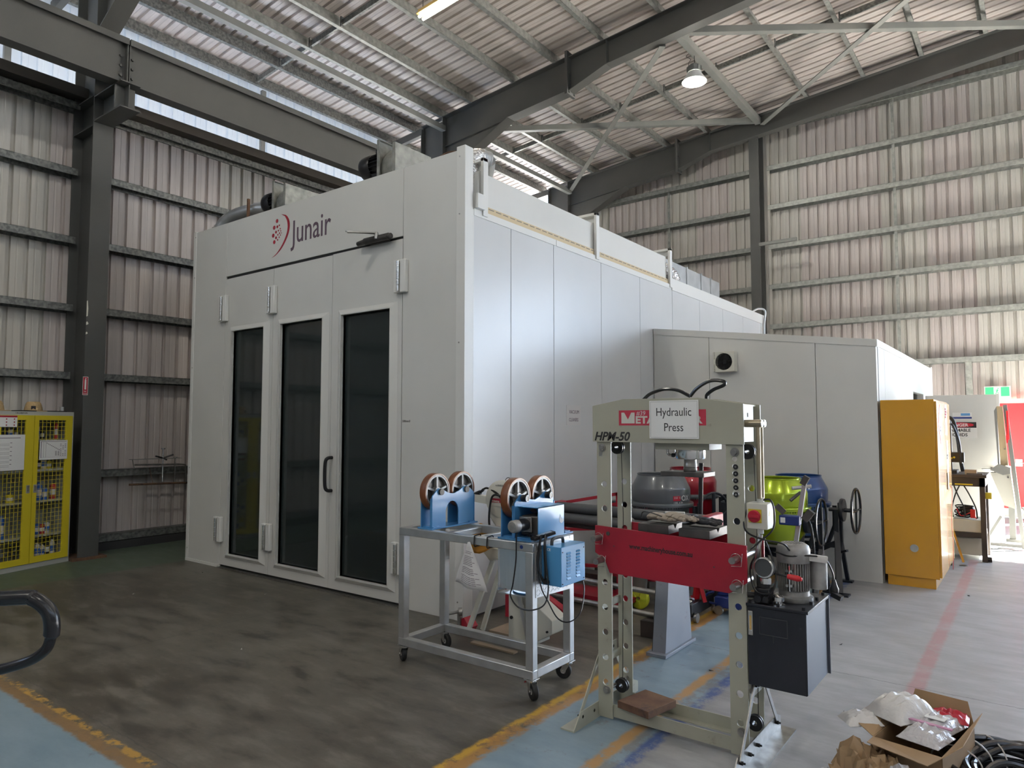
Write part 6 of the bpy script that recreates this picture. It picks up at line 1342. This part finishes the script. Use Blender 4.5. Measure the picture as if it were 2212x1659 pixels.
B(-.84, -.54, 10.0, 10.4, .33, .48).build('plastic_box', 'cream', label='cream plastic case on the lower shelf of the dark bench', cat='box', bevel=.006)
B(-1.0, -.56, 10.15, 10.5, .04, .24).build('plastic_box', 'cream', label='cream case on the floor under the dark bench', cat='box', bevel=.006)
tm = root('cable_tangle', (-.7, 10.1, .48), 'tangled black and red cables with a motor on the cream case', 'cables')
mb = MB(); rnd = random.Random(5)
for k in range(7):
    pts = [(-.72+rnd.uniform(-.1, .1), 10.1+rnd.uniform(-.06, .06), .50+rnd.uniform(0, .14)) for _ in range(6)]; mb.tube(smoothpath(pts, 5), .008, 6)
mb.lathe((-.74, 10.1, .57), (1, .1, 0), [(.001, 0), (.05, 0), (.055, .02), (.055, .1), (.03, .12), (.001, .12)], 20); mb.build('black_cables', 'black', tm)
mb = MB(); mb.box(-.66, -.61, 10.02, 10.08, .50, .60); mb.tube(smoothpath([(-.8, 10.05, .6), (-.75, 10.02, .52), (-.65, 10.03, .56), (-.6, 10.05, .49)], 5), .006, 6); mb.build('red_grip', 'red_plain', tm)
mb = MB()
for a, b, c in ((-.82, -.78, -.72), (-.72, -.66, -.60), (-.75, -.80, -.84)): mb.tube(smoothpath([(a, 9.99, .90), (b, 9.98, .78), (c, 9.99, .62), (c+.01, 10.0, .50)], 6), .008, 6)
mb.build('power_leads', 'black', label='black leads drooping under the dark bench apron', cat='cable')
B(-.80, -.62, 9.95, 9.98, .895, .91).build('power_board', 'can_yellow', label='yellow edged power board under the bench apron', cat='power board')
B(-.50, -.44, 9.98, 10.06, .74, .81).build('outlet_box', 'can_yellow', label='small yellow outlet box on the bench leg', cat='outlet')
ys_ = root('roller_support', (-.78, 9.55, 0), 'yellow tripod roller support leg beside the yellow cabinet', 'stand')
mb = MB(); mb.obox((-.86, 9.52, .62), (-.715, 9.57, .04), .030, .022); mb.build('leg', 'cab_yellow', ys_, smooth=False)
mb = MB(); mb.obox((-.87, 9.52, .70), (-.85, 9.52, .45), .05, .03); mb.build('bracket', 'trim_white', ys_)
MB().lathe((-.712, 9.57, 0), ZA, [(.001, .012), (.02, .012), (.045, .004), (.045, 0)], 20).build('foot_pad', 'steel', ys_)
B(-.86, -.82, 9.50, 9.54, 0, .6).build('leg', 'dark_table', ys_, smooth=False)
# tall stand with beige panel before the red door
st = root('panel_stand', (-.28, 11.2, 0), 'tall grey stand with beige panel and chute before the red door', 'stand')
mb = MB(); mb.obox((-.31, 11.2, 1.88), (-.17, 11.2, .02), .045, .05, YA); mb.build('post', 'strut_paint', st, smooth=False)
mb = MB(); mb.prism([(-.385, 1.08), (-.30, 1.08), (-.335, 1.86), (-.40, 1.86)], 1, 11.2, 11.26); mb.build('beige_panel', 'beige', st, smooth=False)
mb = MB(); mb.prism([(-.41, 1.10), (-.395, 1.10), (-.40, 1.86), (-.43, 1.80)], 1, 11.19, 11.6); mb.build('side_panel', 'strut_paint', st, smooth=False)
mb = MB(); mb.prism([(-.50, 1.02), (-.40, 1.10), (-.28, 1.06), (-.28, .98), (-.36, .96)], 1, 11.15, 11.5); mb.build('hopper_lip', 'strut_paint', st, smooth=False)
mb = MB(); mb.prism([(-.50, .98), (-.28, 1.0), (-.24, .52), (-.36, .56)], 1, 11.22, 11.5); mb.build('chute', 'cream', st, smooth=False)
mb = MB(); mb.box(-.32, -.25, 11.3, 11.36, .1, .55); mb.box(-.36, -.20, 11.28, 11.4, .08, .12); mb.build('leg', 'strut_paint', st, smooth=False)
mb = MB(); mb.obox((-.62, 11.2, .05), (.2, 11.2, .05), .03, .04); mb.obox((-.60, 11.2, .05), (-.40, 11.2, .42), .03, .03, YA); mb.obox((-.17, 11.2, .55), (.1, 11.2, .1), .02, .02, YA); mb.build('base_bar', 'strut_paint', st, smooth=False)
mb = MB(); mb.box(-.30, -.275, 11.16, 11.2, 1.42, 1.80); mb.box(-.31, -.29, 11.155, 11.2, 1.38, 1.48); mb.build('red_handle', 'door_red', st, bevel=.003)
mb = MB(); mb.cyl((-.33, 11.19, 1.30), (-.33, 11.2, 1.30), .012, 12); mb.cyl((-.31, 11.21, .93), (-.31, 11.22, .93), .012, 12); mb.build('bolt', 'steel', st)

# ================================================================ FOREGROUND: black tube handle, carton, hose coil
hp = smoothpath([(-3.35, .32, .98), (-2.95, .60, 1.025), (-2.60, .845, 1.055), (-2.555, .876, 1.052), (-2.525, .905, 1.02), (-2.512, .915, .98), (-2.515, .915, .93), (-2.535, .903, .885), (-2.60, .86, .845), (-2.75, .74, .80), (-2.95, .60, .755), (-3.4, .25, .72)], 6)
hn = root('push_trolley', (-2.9, .6, 0), 'black push trolley with a bent tube handle on the open floor', 'push trolley')
n_ = len(hp); MB().tube(hp, .02, 14, rad=[.0235 if 6 <= i < 36 else .0165 for i in range(n_)]).build('handle_tube', 'hose_gloss', hn)
mb = MB(); mb.box(-3.9, -3.3, .0, .6, .18, .22); mb.obox((-3.35, .32, .2), (-3.35, .32, .99), .03, .03); mb.obox((-3.4, .25, .2), (-3.4, .25, .73), .03, .03); mb.build('handle_frame', 'hose_gloss', hn)
for x, y in ((-3.8, .1), (-3.4, .1), (-3.8, .5), (-3.4, .5)): MB().lathe((x, y-.02, .09), YA, [(.001, 0), (.085, 0), (.09, .01), (.09, .03), (.085, .04), (.001, .04)], 20).build('wheel', 'black_rubber', hn)
# open carton with packets
cdir = Vector((-.30, .95, 0)).normalized(); FC = fr((-.40, 3.40), (-.28, .96))     # t runs away from the viewer, d to the right side... inwards
def FCp(t, d, z): return Vector((-.62, 3.47, 0))+Vector((.18, .98, 0)).normalized()*t+Vector((.98, -.18, 0)).normalized()*d+Vector((0, 0, z))
ct = root('cardboard_carton', FCp(.22, .13, 0), 'open brown carton full of plastic packets on the floor', 'carton')
W_, L_, H_ = .27, .46, .235
for a in ((0, L_, 0, .004, 0, H_), (0, L_, W_-.004, W_, 0, H_), (0, .004, 0, W_, 0, H_), (L_-.004, L_, 0, W_, 0, H_), (0, L_, 0, W_, 0, .004)):
    LB(FCp).box(*a).build('side', 'cardboard', ct, smooth=False)
def flap(p0, p1, q1, q0):
    mb = MB(); a, b, c, d = [FCp(*p) for p in (p0, p1, q1, q0)]; n_ = (b-a).cross(d-a).normalized()*.003
    mb.add([a, b, c, d, a+n_, b+n_, c+n_, d+n_], [(0, 3, 2, 1), (4, 5, 6, 7), (0, 1, 5, 4), (1, 2, 6, 5), (2, 3, 7, 6), (3, 0, 4, 7)]); return mb.build('flap', 'cardboard', ct, smooth=False)
flap((L_, 0, H_), (L_, W_, H_), (L_+.03, W_-.03, H_+.09), (L_+.03, .02, H_+.09)); flap((0, W_, H_), (L_, W_, H_), (L_-.03, W_+.04, H_+.075), (.06, W_+.06, H_+.05)); flap((0, 0, H_), (L_, 0, H_), (L_-.06, -.05, H_+.06), (.05, -.10, H_+.03)); flap((0, 0, H_), (0, W_, H_), (-.12, W_-.02, H_+.0), (-.12, .02, H_+.02))
def packet(t, d, z, lt, ld, h, m_, label, rot=0.0, seed=1, nm='packet', cat='packet'):
    rn = random.Random(seed); N = 12; top = []; bot = []
    for j in range(N+1):
        for i in range(N+1):
            u, v = i/N-.5, j/N-.5; e = max(0, 1-(2*abs(u))**4)*max(0, 1-(2*abs(v))**4); cr_, sr_ = math.cos(rot), math.sin(rot)
            tt, dd = u*lt, v*ld; w = .006*math.sin(17*u+seed)+.006*math.sin(23*v*1.3+seed*2)+.004*rn.uniform(-1, 1)
            top.append(FCp(t+tt*cr_-dd*sr_, d+tt*sr_+dd*cr_, z+h*e+w*e+.002)); bot.append(FCp(t+tt*cr_-dd*sr_, d+tt*sr_+dd*cr_, z))
    K = (N+1); mb = MB(); f1 = [(j*K+i, j*K+i+1, (j+1)*K+i+1, (j+1)*K+i) for j in range(N) for i in range(N)]
    mb.add(top+bot, f1+[tuple(q+K*K for q in f[::-1]) for f in f1]); return mb.build(nm, m_, label=label, cat=cat)
packet(.30, .165, .245, .22, .17, .045, 'poly_clear', 'clear plastic packet with pink tape in the carton middle', .15, 2)
packet(.13, .17, .245, .18, .17, .04, 'poly_clear', 'clear shiny packet in the near end of the carton', .1, 5)
packet(.40, .19, .262, .13, .15, .03, 'red_knob', 'crumpled red and clear packet at the far end of the carton', -.2, 7)
packet(.27, .03, .270, .27, .20, .075, 'poly_white', 'large milky plastic bag bulging over the carton side', .35, 3, 'plastic_bag', 'bag')
packet(.10, -.09, .245, .16, .12, .04, 'poly_white', 'crumpled white plastic film spilling left of the carton', .7, 9, 'plastic_film', 'film')
LB(FCp).box(.17, .19, .09, .26, .288, .293).build('tape_strip', 'mauve_tape', label='mauve tape strip across the clear packets', cat='tape'); LB(FCp).box(.245, .31, .13, .21, .291, .294).build('white_label', 'paper', label='white paper label stuck on the clear packet', cat='label')
# crumpled brown paper/film in front of the carton
def crumple(c, sx_, sy_, sz_, m_, label, seed, nm, cat):
    rn = random.Random(seed); N = 16; vs = []
    for j in range(N+1):
        for i in range(N+1):
            u, v = i/N-.5, j/N-.5; vs.append((c[0]+u*sx_+rn.uniform(-.012, .012), c[1]+v*sy_+rn.uniform(-.012, .012), max(.004, c[2]+sz_*(math.cos(2.6*u)*math.cos(2.4*v)+.35*math.sin(9*u+seed)*math.cos(7*v)+.25*rn.uniform(-1, 1)))))
    o = MB().add(vs, [(j*(N+1)+i, j*(N+1)+i+1, (j+1)*(N+1)+i+1, (j+1)*(N+1)+i) for j in range(N) for i in range(N)]).build(nm, m_, label=label, cat=cat, smooth=True, sharp=25)
    md = o.modifiers.new('t', 'SOLIDIFY'); md.thickness = .004; return o
crumple((-.62, 3.33, .10), .26, .26, .13, 'cardboard', 'crumpled brown packing paper before the carton', 4, 'packing_paper', 'paper')
crumple((-.48, 3.26, .10), .20, .20, .10, 'poly_clear', 'clear crinkled film among the brown packing paper', 8, 'plastic_film', 'film')
crumple((-.74, 3.36, .03), .16, .26, .06, 'poly_clear', 'thin clear film lying flat left of the packing paper', 12, 'plastic_film', 'film')
# coil of black hose
hc = root('hose_coil', (.02, 3.72, 0), 'coil of glossy black hoses on the floor beside the carton', 'hose coil')
rn = random.Random(21)
for k in range(16):
    R_ = .40-.018*(k % 7)+rn.uniform(-.015, .015); cx_, cy_ = .02+rn.uniform(-.03, .03), 3.72+rn.uniform(-.03, .03); z_ = .02+.016*(k//2)+rn.uniform(0, .01); ph = rn.uniform(0, 6.28)
    pts = [(cx_+R_*math.cos(t_)*1.0, cy_+R_*.92*math.sin(t_), z_+.018*math.sin(2*t_+ph)+.01*math.sin(5*t_+ph)) for t_ in [2*PI*i/44 for i in range(45)]]
    MB().tube(pts, .0155, 9).build('hose_turn', 'hose_gloss', hc)
for k, (a, b) in enumerate(((2.6, .2), (3.0, .16), (2.3, .12))):
    R_ = .36; c_ = Vector((.02+R_*math.cos(a), 3.72+R_*.92*math.sin(a), .09)); d_ = Vector((math.cos(a), math.sin(a), 0))
    MB().tube([c_+d_*math.cos(t_)*.10+Vector((0, 0, math.sin(t_)*.075)) for t_ in [2*PI*i/24 for i in range(25)]], .0035, 6).build('cable_tie', 'poly_white', hc)
crumple((.10, 4.10, .05), .3, .16, .05, 'cardboard', 'piece of brown card beside the hose coil', 15, 'card_piece', 'card')
# small litter on the floor
rn = random.Random(11)
for k, (x, y) in enumerate(((-7.3, 4.1), (-5.9, 3.95), (-6.9, 3.2), (-5.5, 3.5), (-1.2, 5.6), (-.9, 4.3), (-1.75, 4.5), (-1.6, 3.7), (-.93, 3.33), (-4.6, 2.9), (-.56, 7.9))):
    lab = ['dark bolt-like crumb on the floor before the booth left post', 'pale chip on the floor under the first door leaf', 'pale speck on the floor left of the booth doors', 'tiny pale chip in the middle of the dark floor', 'dark crumb on the pale floor right of the press', 'small dark crumb between the press and the carton', 'dark crumb on the blue lane inside the press', 'dark scrap on the blue lane by the rusty block', 'dark nut on the floor right of the press foot', 'pale fleck on the dark floor left of the trolley', 'dark pebble on the floor beside the yellow cabinet'][k]
    pale = 'pale' in lab[:6] or 'tiny' in lab
    s_ = .012 if pale else .016
    mb = MB(); mb.add([(x+rn.uniform(-s_, s_), y+rn.uniform(-s_, s_), h) for h in (0.0005, 0.0005, .0005, s_*.6, s_*.5)], [(0, 1, 2), (0, 1, 3), (1, 2, 4, 3), (2, 0, 3, 4)]); mb.build('floor_crumb', 'can_white' if pale else 'dark_steel', label=lab, cat='litter', smooth=False)
